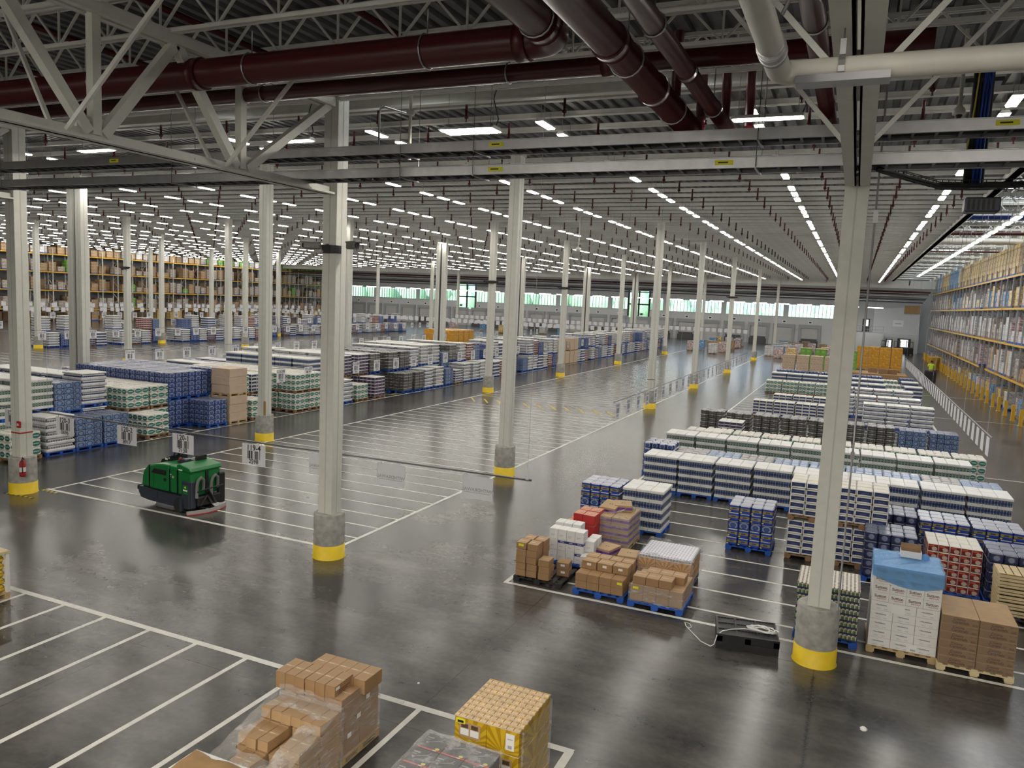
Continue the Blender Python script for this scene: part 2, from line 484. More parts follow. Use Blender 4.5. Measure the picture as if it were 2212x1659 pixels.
    pat('water_steel', (.16, .24, .42), (1, 1), [('ring', .5, .48, .36, .40, .70, (.055, .07, .13)), ('rect', .3, .7, 0, .2, (.16, .24, .42)), ('line', .03, .05, (.035, .055, .12))], .2, .25, .9)
    pat('water_dark', (.020, .026, .085), (1, 1), [('ell', .5, .5, .32, .38, (.17, .20, .30)), ('ring', .5, .5, .32, .38, .7, (.035, .045, .13)), ('line', .03, .05, (.008, .01, .03))], .18, .25, .9)
    pat('caps_white', (.25, .28, .40), (.062, .062), [('ell', .5, .5, .36, .36, (.80, .81, .84))], .3, .10)
    pat('caps_grey', (.07, .09, .17), (.062, .062), [('ell', .5, .5, .34, .34, (.40, .43, .52))], .25, .15, .4)
    pat('caps_cream', (.14, .14, .20), (.062, .062), [('ell', .5, .5, .36, .36, (.72, .69, .58))], .3, .12)
    pat('caps_clear', (.22, .31, .50), (.066, .066), [('ell', .5, .5, .36, .36, (.58, .66, .80))], .2, .12, .4)
    pat('brick_bags', (.085, .080, .070), (.26, .10), [('line', .03, .09, (.02, .02, .02)), ('rect', .1, .9, .7, .85, (.17, .165, .155))], .3, .25, .8, .25)
    pat('bag_tops', (.30, .30, .31), (.26, .36), [('line', .03, .03, (.07, .07, .07)), ('speck', .58, 9, (.48, .48, .49))], .3, .15, .7)
    pat('maroon_pack', (.23, .030, .035), (1, 1), [('ell', .5, .5, .4, .36, (.10, .018, .022)), ('rect', .1, .9, .78, .96, (.70, .66, .62)), ('line', .03, .05, (.62, .58, .55))], .35, .12, .3)
    pat('purple_pack', (.14, .115, .17), (1, 1), [('ell', .5, .5, .42, .3, (.05, .035, .09)), ('rect', .05, .95, .84, .98, (.60, .57, .58)), ('line', .03, .05, (.45, .42, .44))], .35, .15, .3)
    pat('red_pack', (.20, .012, .012), (1, 1), [('ell', .62, .36, .26, .26, (.50, .42, .36)), ('rect', .08, .6, .62, .84, (.52, .10, .04)), ('rect', .12, .4, .2, .36, (.12, .01, .012)), ('line', .03, .06, (.80, .77, .72))], .35, .12, .3)
    pat('can_row', (.42, .40, .30), (.068, .1181), [('rect', .86, 1, 0, 1, (.05, .05, .04)), ('rect', 0, .84, .25, .75, (.10, .20, .06)), ('rect', .25, .45, 0, 1, (.66, .65, .55)), ('rect', 0, 1, 0, .34, (.028, .033, .10))], .3, .2, .3)  # pale strip paints a highlight down each can, dark strip the gap
    pat('can_tops', (.72, .68, .60), (.068, .068), [('ell', .18, .3, .28, .40, (.10, .055, .03))], .5, .05)
    pat('case_cans', (.74, .74, .78), (.066, .066), [('ell', .5, .5, .40, .32, (.22, .26, .42)), ('rect', 0, 1, .7, .98, (.82, .76, .78))], .25, .08)
    pat('sunburst', (.68, .33, .05), (1, 1), [('rays', .5, .06, 17.0, (.40, .17, .022)), ('ell', .5, .06, .11, .16, (.60, .36, .07)), ('line', .008, .01, (.2, .09, .01))], .5, .05)
    pat('sunburst_yellow', (.66, .43, .02), (1, 1), [('rays', .5, .02, 19.0, (.46, .27, .008)), ('ell', .5, .02, .08, .14, (.72, .52, .06)), ('rect', .0, .012, 0, 1, (.4, .25, .02))], .45, .04)
    pat('cracker_tops', (.68, .42, .13), (.088, .112), [('rect', .08, .9, .12, .5, (.80, .60, .30)), ('rect', .55, .66, .1, .8, (.14, .07, .03)), ('rect', .1, .5, .62, .82, (.62, .30, .07)), ('line', .05, .05, (.70, .56, .50))], .4, .10, .2, .12)
    pat('black_box', (.016, .014, .016), (1, 1), [('rect', .06, .34, .70, .78, (.32, .32, .33)), ('rect', .06, .26, .58, .64, (.22, .22, .23)), ('rect', 0, 1, 0, .085, (.55, .06, .04)), ('rect', .66, .8, .02, .07, (.8, .8, .78)), ('ell', .80, .16, .09, .07, (.72, .68, .06)), ('line', .006, .008, (.08, .03, .03))], .3, .04)
    pat('yellow_bags', (.75, .52, .03), (.5, .14), [('line', .02, .10, (.20, .12, .02)), ('ell', .3, .5, .16, .3, (.80, .72, .40))], .3, .1, .6)
    pat('bulk_bin', (.57, .44, .33), (.26, .40), [('ell', .5, .5, .14, .06, (.10, .06, .04)), ('line', .012, .012, (.40, .29, .21))], .7, .05)
    pat('orange_cases', (.62, .30, .02), (.34, .27), [('line', .012, .02, (.32, .14, .01)), ('speck', .60, 7, (.74, .47, .12))], .3, .10, .5)
    pat('green_cases', (.15, .36, .05), (.5, .4), [('line', .015, .02, (.08, .2, .03)), ('ell', .5, .5, .3, .25, (.24, .46, .10))], .4, .08)
    pat('cartons_plain', (.40, .27, .15), (.40, .28), [('line', .010, .014, (.17, .10, .05)), ('rect', .06, .24, .62, .84, (.55, .50, .44))], .5, .08, .5, .14)
    pat('cartons_grey', (.42, .36, .31), (.36, .25), [('line', .012, .02, (.16, .12, .10)), ('rect', .55, .85, .3, .7, (.60, .57, .54)), ('speck', .63, 6, (.66, .64, .62))], .25, .12, .8, .2)
    pat('cartons_white', (.68, .67, .66), (.33, .25), [('line', .012, .02, (.32, .32, .34)), ('rect', .1, .45, .35, .65, (.30, .33, .42)), ('rect', .6, .85, .2, .32, (.45, .30, .28))], .3, .10, .6, .16)
    pat('cartons_mixed', (.52, .44, .42), (.30, .22), [('line', .012, .02, (.2, .15, .15)), ('rect', .1, .9, .3, .7, (.48, .22, .25)), ('speck', .56, 5, (.72, .70, .68))], .25, .12, .7, .3)
    pat('cartons_blue', (.12, .30, .56), (.33, .25), [('line', .012, .02, (.05, .12, .28)), ('speck', .58, 6, (.45, .60, .76))], .25, .12, .7, .2)
    pat('cartons_amber', (.66, .44, .12), (.33, .28), [('line', .012, .02, (.36, .20, .04)), ('speck', .54, 6, (.80, .68, .44))], .22, .12, .8, .16)
    pat('banana_box', (.44, .30, .17), (1, 1), [('rect', 0, 1, .30, .68, (.16, .055, .33)), ('ell', .5, .5, .10, .10, (.04, .02, .05)), ('line', .008, .02, (.20, .12, .07))], .6, .06)
    pat('box_lid', (.46, .32, .18), (1, 1), [('ell', .44, .5, .03, .05, (.05, .03, .02)), ('ell', .58, .5, .03, .05, (.05, .03, .02))], .7, .05)
    pat('red_box', (.52, .030, .022), (1, 1), [('line', .012, .014, (.26, .012, .01))], .45, .05)
    pat('red_box_top', (.56, .13, .07), (1, 1), [('speck', .52, 9, (.66, .42, .24)), ('line', .015, .015, (.3, .02, .02))], .4, .05)
    pat('white_box', (.80, .80, .80), (1, 1), [('rect', .18, .62, .40, .46, (.50, .52, .58)), ('rect', .18, .5, .30, .34, (.56, .57, .62)), ('line', .008, .01, (.45, .45, .47))], .5, .03)
    pat('white_box_blue', (.80, .80, .80), (1, 1), [('rect', 0, 1, .72, .95, (.02, .035, .22)), ('rect', .3, .75, .80, .87, (.6, .62, .7)), ('rect', .2, .6, .35, .42, (.5, .52, .58)), ('line', .008, .01, (.45, .45, .47))], .5, .03)
    pat('tape_top', (.42, .265, .135), (1, 1), [('rect', 0, 1, .46, .54, (.50, .34, .19)), ('rect', .15, .6, .48, .52, (.70, .60, .46)), ('line', .006, .006, (.20, .12, .06))], .6, .06)
    pat('barcode_sheet', (.80, .80, .84), (1, 1), [('rect', .20, .80, .32, .66, (.16, .16, .19)), ('rect', .14, .86, .72, .90, (.30, .30, .33)), ('rect', .30, .70, .10, .24, (.32, .32, .35)), ('rect', .30, .34, .32, .9, (.8, .8, .84)), ('rect', .46, .49, .0, .9, (.8, .8, .84)), ('rect', .60, .63, .1, .9, (.8, .8, .84)), ('rect', .72, .74, .3, .9, (.8, .8, .84))], .5, .0)
    g = G('barcode')
    u, v = g.uv()
    w = g.n('ShaderNodeTexWhiteNoise', noise_dimensions='1D')
    g.put(w.inputs['W'], g.m('FLOOR', g.m('MULTIPLY', u, 46.0)))
    g.set(Base_Color=g.mix(g.m('GREATER_THAN', w.outputs[0], .42), (.78, .78, .82), (.03, .03, .04)), Roughness=.5)
    M['barcode'] = g.mat
    pat('hazard_tape', (.75, .60, .04), (.18, 1), [('rect', 0, .5, 0, 1, (.02, .02, .02))], .5, .0)
    pat('wall_block', (.60, .61, .61), (.4, .2), [('line', .01, .02, (.52, .53, .53))], .7, .02)
    pat('metal_wall', (.44, .45, .47), (.3, 10), [('rect', 0, .08, 0, 1, (.33, .34, .36))], .5, .03)
build_materials()
# ------------------------------------------------------------------ setting
def in_view(x, y, z, pad=0.03):
    dx, dy, dz = x, y, z - CAMZ
    f = (-math.sin(YAW) * math.cos(PITCH), math.cos(YAW) * math.cos(PITCH), -math.sin(PITCH))
    r = (math.cos(YAW), math.sin(YAW), 0)
    u = (r[1] * f[2] - r[2] * f[1], r[2] * f[0] - r[0] * f[2], r[0] * f[1] - r[1] * f[0])
    a = dx * r[0] + dy * r[1]
    b = dx * u[0] + dy * u[1] + dz * u[2]
    c = dx * f[0] + dy * f[1] + dz * f[2]
    if c < .2: return False
    a, b = math.cos(ROLL) * a + math.sin(ROLL) * b, -math.sin(ROLL) * a + math.cos(ROLL) * b
    return abs(a / c) < .6635 * (1 + pad) and abs(b / c) < .4976 * (1 + pad)

XL, XR, YN, YB = -106.0, 17.0, -14.0, 140.0
ZD = 10.63
def build_shell():
    b = MB(); b.quad([(XL, YN, 0), (XR, YN, 0), (XR, YB, 0), (XL, YB, 0)])
    struct('floor', b, 'polished_concrete')
    # corrugated roof deck
    def deck(name, x0, x1, y0, y1, z, holes=()):
        b = MB(); p = .3
        n = int((x1 - x0) / p)
        for i in range(n):
            x = x0 + i * p
            pr = [(x, z), (x + .13, z), (x + .16, z + .08), (x + .27, z + .08), (x + .30, z)]
            spans = [(y0, y1)]
            for hx0, hx1, hy0, hy1 in holes:
                if hx0 <= x + .15 <= hx1:
                    spans = [s for a, c in spans for s in ((a, min(c, hy0)), (max(a, hy1), c)) if s[1] - s[0] > .01]
            for a, c in spans:
                for (xa, za), (xb, zb) in zip(pr, pr[1:]):
                    b.quad([(xa, a, za), (xa, c, za), (xb, c, zb), (xb, a, zb)])
        struct(name, b, 'deck_grey')
    sky = [(-35.4 + 6.3 * i, -34.2 + 6.3 * i, 14.5, 15.7) for i in range(8)]
    deck('ceiling', XL, 4.2, YN, YB, ZD, sky)
    deck('ceiling_bay', 4.2, XR, YN, 20.0, ZD)
    deck('ceiling_high', 4.2, XR, 20.0, YB, 13.2)
    b = MB(); b.box(XL, YN, 11.15, 4.2, YB, 11.2); b.box(4.2, YN, 11.15, XR, 20, 11.2); b.box(4.2, 20, 13.4, XR, YB, 13.45)
    struct('ceiling_roofing', b, 'wall_grey')
    for i, (a, c, d, e) in enumerate(sky):
        if not in_view((a + c) / 2, 15, 10.9, .1): continue
        t = thing('skylight', f'bright square roof skylight, {nth(i + 1)} from the far end over the front bay', 'skylight', ((a + c) / 2, (d + e) / 2, ZD), 0, 'skylights over the front bay')
        b = MB(); w = .62
        for s in ((-w, -w, w, -w + .04), (-w, w - .04, w, w), (-w, -w, -w + .04, w), (w - .04, -w, w, w)):
            b.box(s[0], s[1], -.02, s[2], s[3], .2)
        part('frame', b, 'white_steel', t)
        b = MB(); b.quad([(-w, -w, .16), (-w, w, .16), (w, w, .16), (w, -w, .16)])
        part('diffuser', b, 'skylight', t)
    # walls
    b = MB(); b.box(XL - .2, YN, 0, XL, YB, 13.4); struct('wall_left', b, 'metal_wall')
    b = MB(); b.box(XR, YN, 0, XR + .2, YB, 13.4); struct('wall_right', b, 'metal_wall')
    b = MB(); b.box(XL, YN - .2, 0, XR, YN, 13.4); struct('wall_near', b, 'wall_grey')
    b = MB(); b.box(4.1, 20, ZD, 4.2, YB, 13.3); b.box(4.2, 19.9, ZD, XR, 20, 13.3); struct('wall_bay', b, 'wall_grey')
    wins = []
    x = -104.6
    while x < -5:
        wins.append((x + .35, x + 10.05)); x += 10.4
    tall = [(-74.4, -70.2), (-38.8, -34.6)]
    b = MB()
    z0, z1 = 4.75, 7.0
    cuts = sorted(tall)
    def strip(xa, xb, za, zb):
        if xb - xa > .01: b.box(xa, YB, za, xb, YB + .3, zb)
    xs = [XL] + [v for t in cuts for v in t] + [XR]
    for i in range(0, len(xs), 2):
        strip(xs[i], xs[i + 1], 0, z0); strip(xs[i], xs[i + 1], z1, 13.4)
        a = xs[i]
        for (p, q) in wins:
            p2, q2 = max(p, xs[i]), min(q, xs[i + 1])
            if q2 > p2:
                strip(a, p2, z0, z1); a = q2
        strip(a, xs[i + 1], z0, z1)
    for t in tall: strip(t[0], t[1], 0, 3.2); strip(t[0], t[1], 8.3, 13.4)
    struct('wall_back', b, 'wall_white')
    def window(i, x0, x1, za, zb, pitch, dark=False, fw=.07):
        w = struct(f'window_{i}', MB(), [], ((x0 + x1) / 2, YB, za)) if False else link(f'window_{i}', None, None, ((x0 + x1) / 2, YB, za))
        w['kind'] = 'structure'
        h, d = zb - za, (x1 - x0) / 2
        b = MB()
        b.box(-d, 0, 0, d, .2, .1); b.box(-d, 0, h - .1, d, .2, h); b.box(-d, 0, 0, -d + fw, .2, h); b.box(d - fw, 0, 0, d, .2, h)
        n = max(2, round(2 * d / pitch))
        for k in range(1, n):
            xx = -d + 2 * d * k / n
            b.box(xx - fw / 2, 0, .1, xx + fw / 2, .15, h - .1)
        if dark: b.box(-d, 0, h * .48, d, .2, h * .53)
        part('window_frame', b, 'black' if dark else 'rod_steel', w)
        b = MB(); b.quad([(-d, .12, 0), (d, .12, 0), (d, .12, h), (-d, .12, h)])
        part('pane', b, 'glazing', w)
    k = 1
    for (p, q) in wins:
        segs = [(p, q)]
        for t in tall:
            segs = [s for a, c in segs for s in ((a, min(c, t[0])), (max(a, t[1]), c)) if s[1] - s[0] > .3]
        for a, c in segs:
            window(k, a, c, z0, z1, .62); k += 1
    for t in tall:
        window(k, t[0], t[1], 3.2, 8.3, 2.0, True, .3); k += 1
    # dock doors with number plates
    dr = MB()
    for j in range(4): dr.box(-1.3, -.08, .1 + j * .72, 1.3, 0, .1 + j * .72 + .70)
    dm = dr.mesh('door_panel', 'dock_door')
    fr = MB()
    for s in (-1, 1): fr.box(s * 1.55 - .22, -.30, 0, s * 1.55 + .22, 0, 3.25)
    fr.box(-1.77, -.30, 3.02, 1.77, 0, 3.6); fm = fr.mesh('door_frame', 'wall_grey')
    bl = MB(); bl.box(-1.2, -.5, 0, 1.2, -.08, 1.25); bl.box(-1.45, -.42, 0, -1.2, -.08, .9); bl.box(1.2, -.42, 0, 1.45, -.08, .9); bm_ = bl.mesh('dock_leveler', 'dark_steel')
    pm = MB(); pm.box(-.35, -.05, 3.75, .35, 0, 4.25); pmm = pm.mesh('number_plate', 'tag_white')
    im = MB(); im.box(-.20, -.06, 3.88, .20, -.05, 4.12); imm = im.mesh('plate_print', 'ink')
    for i in range(23):
        x = -98.5 + i * 4.16
        d = link(f'door_{i + 1}', None, None, (x, YB, 0)); d['kind'] = 'structure'
        link('door_panel', dm, d); link('door_frame', fm, d)
        if i % 3: link('dock_leveler', bm_, d)
        pl = link('number_plate', pmm, d); link('plate_print', imm, pl)
    # office block at the right end of the back wall
    b = MB(); b.box(-.5, 134, 0, 4.2, YB, 3.0, 0, 1); b.box(2.6, 137.2, 3, 9.2, YB, 7.0); b.box(4.2, 136.0, 0, 9.2, YB, 3.0)
    struct('wall_office', b, ['wall_block', 'wall_grey'])
    b = MB(); b.box(-.3, 135.0, 4.0, -.2, 135.1, 4.0 + .01)
    def odoor(i, x, y, z, w, h, pane):
        d = link(f'door_{i}', None, None, (x, y, z)); d['kind'] = 'structure'
        b = MB(); b.box(-w / 2, -.06, 0, w / 2, 0, h); part('door_leaf', b, 'door_dark', d)
        b = MB(); b.box(-w * .3, -.08, h * .42, w * .3, -.06, h * .92); part('pane', b, 'glow_pane', d)
    glow('glow_pane', (.9, .95, 1), 1.3)  # office door panes glow by their own emission, no lamp behind
    odoor(30, 1.6, YB, 3.0, 1.1, 2.1, 1); odoor(31, 5.1, 136.0, 0, 1.0, 2.1, 1); odoor(32, 7.2, 136.0, 0, 1.9, 2.3, 1)
    t = thing('office_sign', 'white framed sign high on the white office wall', 'sign', (6.2, 137.15, 4.6))
    b = MB(); b.box(-.75, 0, -.5, .75, .05, .5); part('panel', b, 'white_card', t)
    b = MB(); b.box(-.45, -.02, -.10, .45, 0, .02); part('print', b, 'ink_grey', t)
    r = thing('guard_rail', 'grey tube railing along the top of the office block', 'railing', (1.8, 134.1, 3.0))
    for nm, pp in (('top_rail', [(-2.2, 0, 1.0), (2.3, 0, 1.0)]), ('mid_rail', [(-2.2, 0, .5), (2.3, 0, .5)])):
        b = MB(); b.tube(pp, .03, 6); part(nm, b, 'galv', r)
    for i in range(5):
        b = MB(); b.tube([(-2.2 + i * 1.12, 0, 0), (-2.2 + i * 1.12, 0, 1.0)], .03, 6); part('post', b, 'galv', r)
    p = thing('plywood_panel', 'brown plywood panel fixed above the office wall', 'panel', (8.0, 137.1, 6.2)); b = MB(); b.box(-1.1, 0, 0, 1.1, .08, 1.3); part('sheet', b, 'plywood', p)
    # outside: grass and trees seen through the glazing
    b = MB(); b.quad([(XL - 60, YB + .4, -.4), (XR + 60, YB + .4, -.4), (XR + 60, 260, -.4), (XL - 60, 260, -.4)]); struct('ground_outside', b, 'grass')
    b = MB(); rr = random.Random(3)
    for i in range(330):
        x = rr.uniform(-190, 40); y = rr.uniform(168, 195); h = (8.4 if x < -38 else 5.4) + rr.uniform(-1.6, 1.6)
        n, s, w = len(b.v), 6, rr.uniform(1.8, 3.6)
        prof = [(w * .5, -.4), (w, h * .35), (w * .85, h * .7), (w * .35, h), (.05, h + .3)]
        b.lathe([(q * rr.uniform(.8, 1.2), z) for q, z in prof], 7, 0, (x, y, 0))
    o = struct('treeline', b, 'leaf_green'); o['kind'] = 'stuff'
    # painted floor lines
    def lines(name, L, mat, z=.003):
        b = MB()
        for i_, (x0, y0, x1, y1, w) in enumerate(L):
            z = .002 + (.0015 if w >= .088 else 0) + .0001 * (i_ % 4)
            d = Vector((x1 - x0, y1 - y0, 0)).normalized(); s = Vector((-d.y, d.x, 0)) * w / 2
            p, q = Vector((x0, y0, z)), Vector((x1, y1, z))
            b.quad([p - s, q - s, q + s, p + s])
        struct(name, b, mat)
    A = [(-20.62, 14.38, -11.0, 14.38, .11), (-20.5, 14.38, -20.5, 116, .09), (-10.62, 14.42, -10.62, 116, .10)]
    k = 0
    while 15.29 + .92 * k < 116:
        y = 15.29 + .92 * k
        if not 39.2 < y < 41.2: A.append((-20.5, y, -10.62, y, .065))
        k += 1
    lines('floor_marking', A, 'line_paint')
    B = [(-6.34, 14.48, 4.5, 14.48, .10), (-6.3, 14.48, -6.3, 70, .09), (4.38, 14.48, 4.38, 90, .10)]
    B += [(-6.3, 15.13 + 1.165 * k, 4.38, 15.13 + 1.165 * k, .075) for k in range(46)]
    lines('floor_marking', B, 'line_paint')
    lines('floor_marking', [(-16.5, 9.30, -2.95, 9.30, .12), (-3.0, 9.3, -3.0, -3, .12)] + [(-15.05 + 1.083 * k, 9.3, -15.05 + 1.083 * k, -3, .085) for k in range(11)], 'line_paint')
    lines('floor_marking', [(-24.15, 20, -24.15, 110, .09)] + [(-27 , 20 + 1.15 * k, -24.15, 20 + 1.15 * k, .07) for k in range(30)], 'line_paint')
    lines('floor_marking', [(-60, 30 + 1.2 * k, -53.5, 30 + 1.2 * k, .08) for k in range(40)] + [(3.0, y, 9.0, y, .08) for y in (33.6, 52.0, 66)], 'line_paint')
    lines('floor_marking', [(-20.4 + .83 * k, 40.6, -19.5 + .83 * k, 39.2, .10) for k in range(11)] + [(-24.4 - .9 * k, 40.2, -24.7 - .9 * k, 38.6, .10) for k in range(4)], 'yellow_line')
    b = MB()
    for (p, q) in (((-21.15, 13.5), (-19.95, 13.55)), ((-20.7, 14.25), (-19.9, 14.2)), ):
        n = Vector((q[0] - p[0], q[1] - p[1], 0)); s = Vector((-n.y, n.x, 0)).normalized() * .04; L = n.length
        P, Q = Vector((*p, .005)), Vector((*q, .005))
        b.quad([P - s, Q - s, Q + s, P + s], 0, ((0, 0), (L, 0), (L, 1), (0, 1)))
    struct('floor_marking', b, 'hazard_tape')
    b = MB(); yy = 13.25; s = 1
    while yy > 2:
        b.quad([(-.16 - .03 * s, yy, .003), (-.12 - .03 * s, yy, .003), (-.12 + .03 * s, yy - .07, .003), (-.16 + .03 * s, yy - .07, .003)][::-1]); s = -s; yy -= .07
    struct('trim_1', b, 'black')
build_shell()

def build_roof_steel():
    # solid joists over the stall field, open-web joists over the front bay
    b = MB(); b.box(-53, -.045, 10.5, 53, .045, ZD); b.box(-53, -.08, 10.5, 53, .08, 10.515)
    jm = b.mesh('roof_joist', 'joist_white')
    y = 17.05; i = 0
    while y < 116.5:
        o = struct('roof_joist', jm, None, (XL + 55 + 2.15, y, 0)); o.scale = ((4.2 - XL) / 106.0, 1, 1); o.location.x = (XL + 4.2) / 2
        y += 1.447
    b = MB(); b.box(XL, -.06, 10.42, XR, .06, ZD); b.box(XL, -.11, 10.40, XR, .11, 10.44)
    struct('roof_beam', b, 'joist_white', (0, 16.3, 0))
    b = MB(); b.box(-.12, 17, 10.42, .12, 117, ZD); b.box(-.17, 17, 10.42, .17, 117, 10.47); struct('edge_beam', b, 'joist_white', (4.1, 0, 0))
    b = MB(); b.box(XL, -.15, 9.55, 9.3, .15, 9.95); b.box(XL, -.06, 9.95, 9.3, .06, ZD)
    for k in range(22): b.bar((XL + 3 + 5.2 * k, 0, 9.9), (XL + 3 + 5.2 * k, 0, ZD), .12, .12)
    struct('roof_girder', b, 'joist_white', (0, 117.5, 0))
    b = MB(); x0, x1 = -31.0, 16.5; zb, zt = 9.97, 10.59
    for z in (zb, zt):
        for s in (-.045, .045): b.box(x0, s - .022, z - .03, x1, s + .022, z + .03)
    x = x0; up = True
    while x < x1 - .6:
        b.bar((x, 0, zb if up else zt), (x + .6, 0, zt if up else zb), .035, .035); x += .6; up = not up
        if up: b.bar((x, 0, zb), (x, 0, zt), .03, .03)
    jm = b.mesh('open_web_joist', 'joist_white')
    for k in range(8): struct('open_web_joist', jm, None, (0, 3.75 + 1.43 * k, 0))
    # high bay: trusses across and one deep truss along the rack
    b = MB()
    for z in (11.55, 12.5): b.box(4.3, -.06, z - .06, 16.8, .06, z + .06)
    x = 4.4; up = True
    while x < 16.2:
        b.bar((x, 0, 11.55 if up else 12.5), (x + .75, 0, 12.5 if up else 11.55), .06, .06); x += .75; up = not up
    jm = b.mesh('bay_joist', 'white_steel')
    for k in range(36): struct('bay_joist', jm, None, (0, 22 + 3.2 * k, 0))
    b = MB(); b.quad([(5.2, -.55, 13.02), (5.2, .55, 13.02), (15.5, .55, 13.02), (15.5, -.55, 13.02)]); km = b.mesh('diffuser', 'skylight')
    b = MB()
    for a in (-.6, .55): b.box(5.1, a, 12.98, 15.6, a + .05, 13.15)
    b.box(5.1, -.6, 12.98, 5.15, .6, 13.15); b.box(15.55, -.6, 12.98, 15.6, .6, 13.15); fm = b.mesh('frame', 'white_steel')
    for k in range(18):
        t = thing('strip_skylight', f'long bright strip skylight over the right rack, {nth(k + 1)} from the near end', 'skylight', (0, 23.6 + 6.4 * k, 0), 0, 'strip skylights over the right rack')
        link('frame', fm, t); link('diffuser', km, t)
    b = MB()
    for z in (10.9, 12.6): b.box(-.1, 20, z - .1, .1, 139, z + .1)
    y = 20.5; k = 0
    while y < 138.5:
        b.bar((0, y, 10.9), (0, y, 12.6), .10, .16)
        b.bar((0, y, 10.9 if k % 2 else 12.6), (0, y + 1.3, 12.6 if k % 2 else 10.9), .07, .09); y += 1.3; k += 1
    struct('roof_truss', b, 'white_steel', (9.9, 0, 0))
    # girder trusses on the column lines of the front bay
    def truss(x, label):
        t = thing('roof_truss', label, 'truss', (x, 0, 0))
        t['kind'] = 'thing'
        y0, y1 = -6.0, 13.66
        b = MB()
        for s in (-1, 1): b.box(min(s * .018, s * .18), y0, 8.0, max(s * .018, s * .18), y1, 8.04); b.box(min(s * .018, s * .04), y0, 8.0, max(s * .018, s * .04), y1, 8.16)
        for k in range(7): b.box(-.05, y0 + 1 + 3 * k, 8.05, .05, y0 + 1.35 + 3 * k, 8.10)
        part('bottom_chord', b, 'white_steel', t)
        b = MB()
        for s in (-.10, .10): b.box(s - .06, y0, 9.80, s + .06, y1, 9.98)
        part('top_chord', b, 'white_steel', t)
        yb = [11.11 - 2.96 * k for k in range(6)]
        for yy in yb:
            b = MB(); b.bar((0, yy, 8.1), (0, yy, 9.85), .14, .14); part('web_member', b, 'white_steel', t)
            for q in (1.46, -1.46):
                if yy + q * 1.8 > y1: q = 2.5
                b = MB(); b.bar((0, yy + (.12 if q > 0 else -.12), 8.12), (0, yy + q, 9.82), .15, .15); part('web_member', b, 'white_steel', t)
            b = MB(); b.box(-.02, yy - .3, 8.05, .02, yy + .3, 8.35); part('gusset_plate', b, 'white_steel', t)
        for yy in (4.6, 7.6, 10.6):
            for s in (-1, 1):
                b = MB(); b.bar((s * .14, yy, 8.06), (s * 1.75, yy + .4, 10.0), .055, .055); part('kicker_brace', b, 'joist_white', t)
    truss(-10.46, 'white roof truss running toward the camera from the camera-carrying column')
    truss(-0.16, 'white roof truss running straight overhead from the big column beside the cans pallet')
    truss(-20.8, 'white roof truss ending at the column with the fire extinguisher')
build_roof_steel()

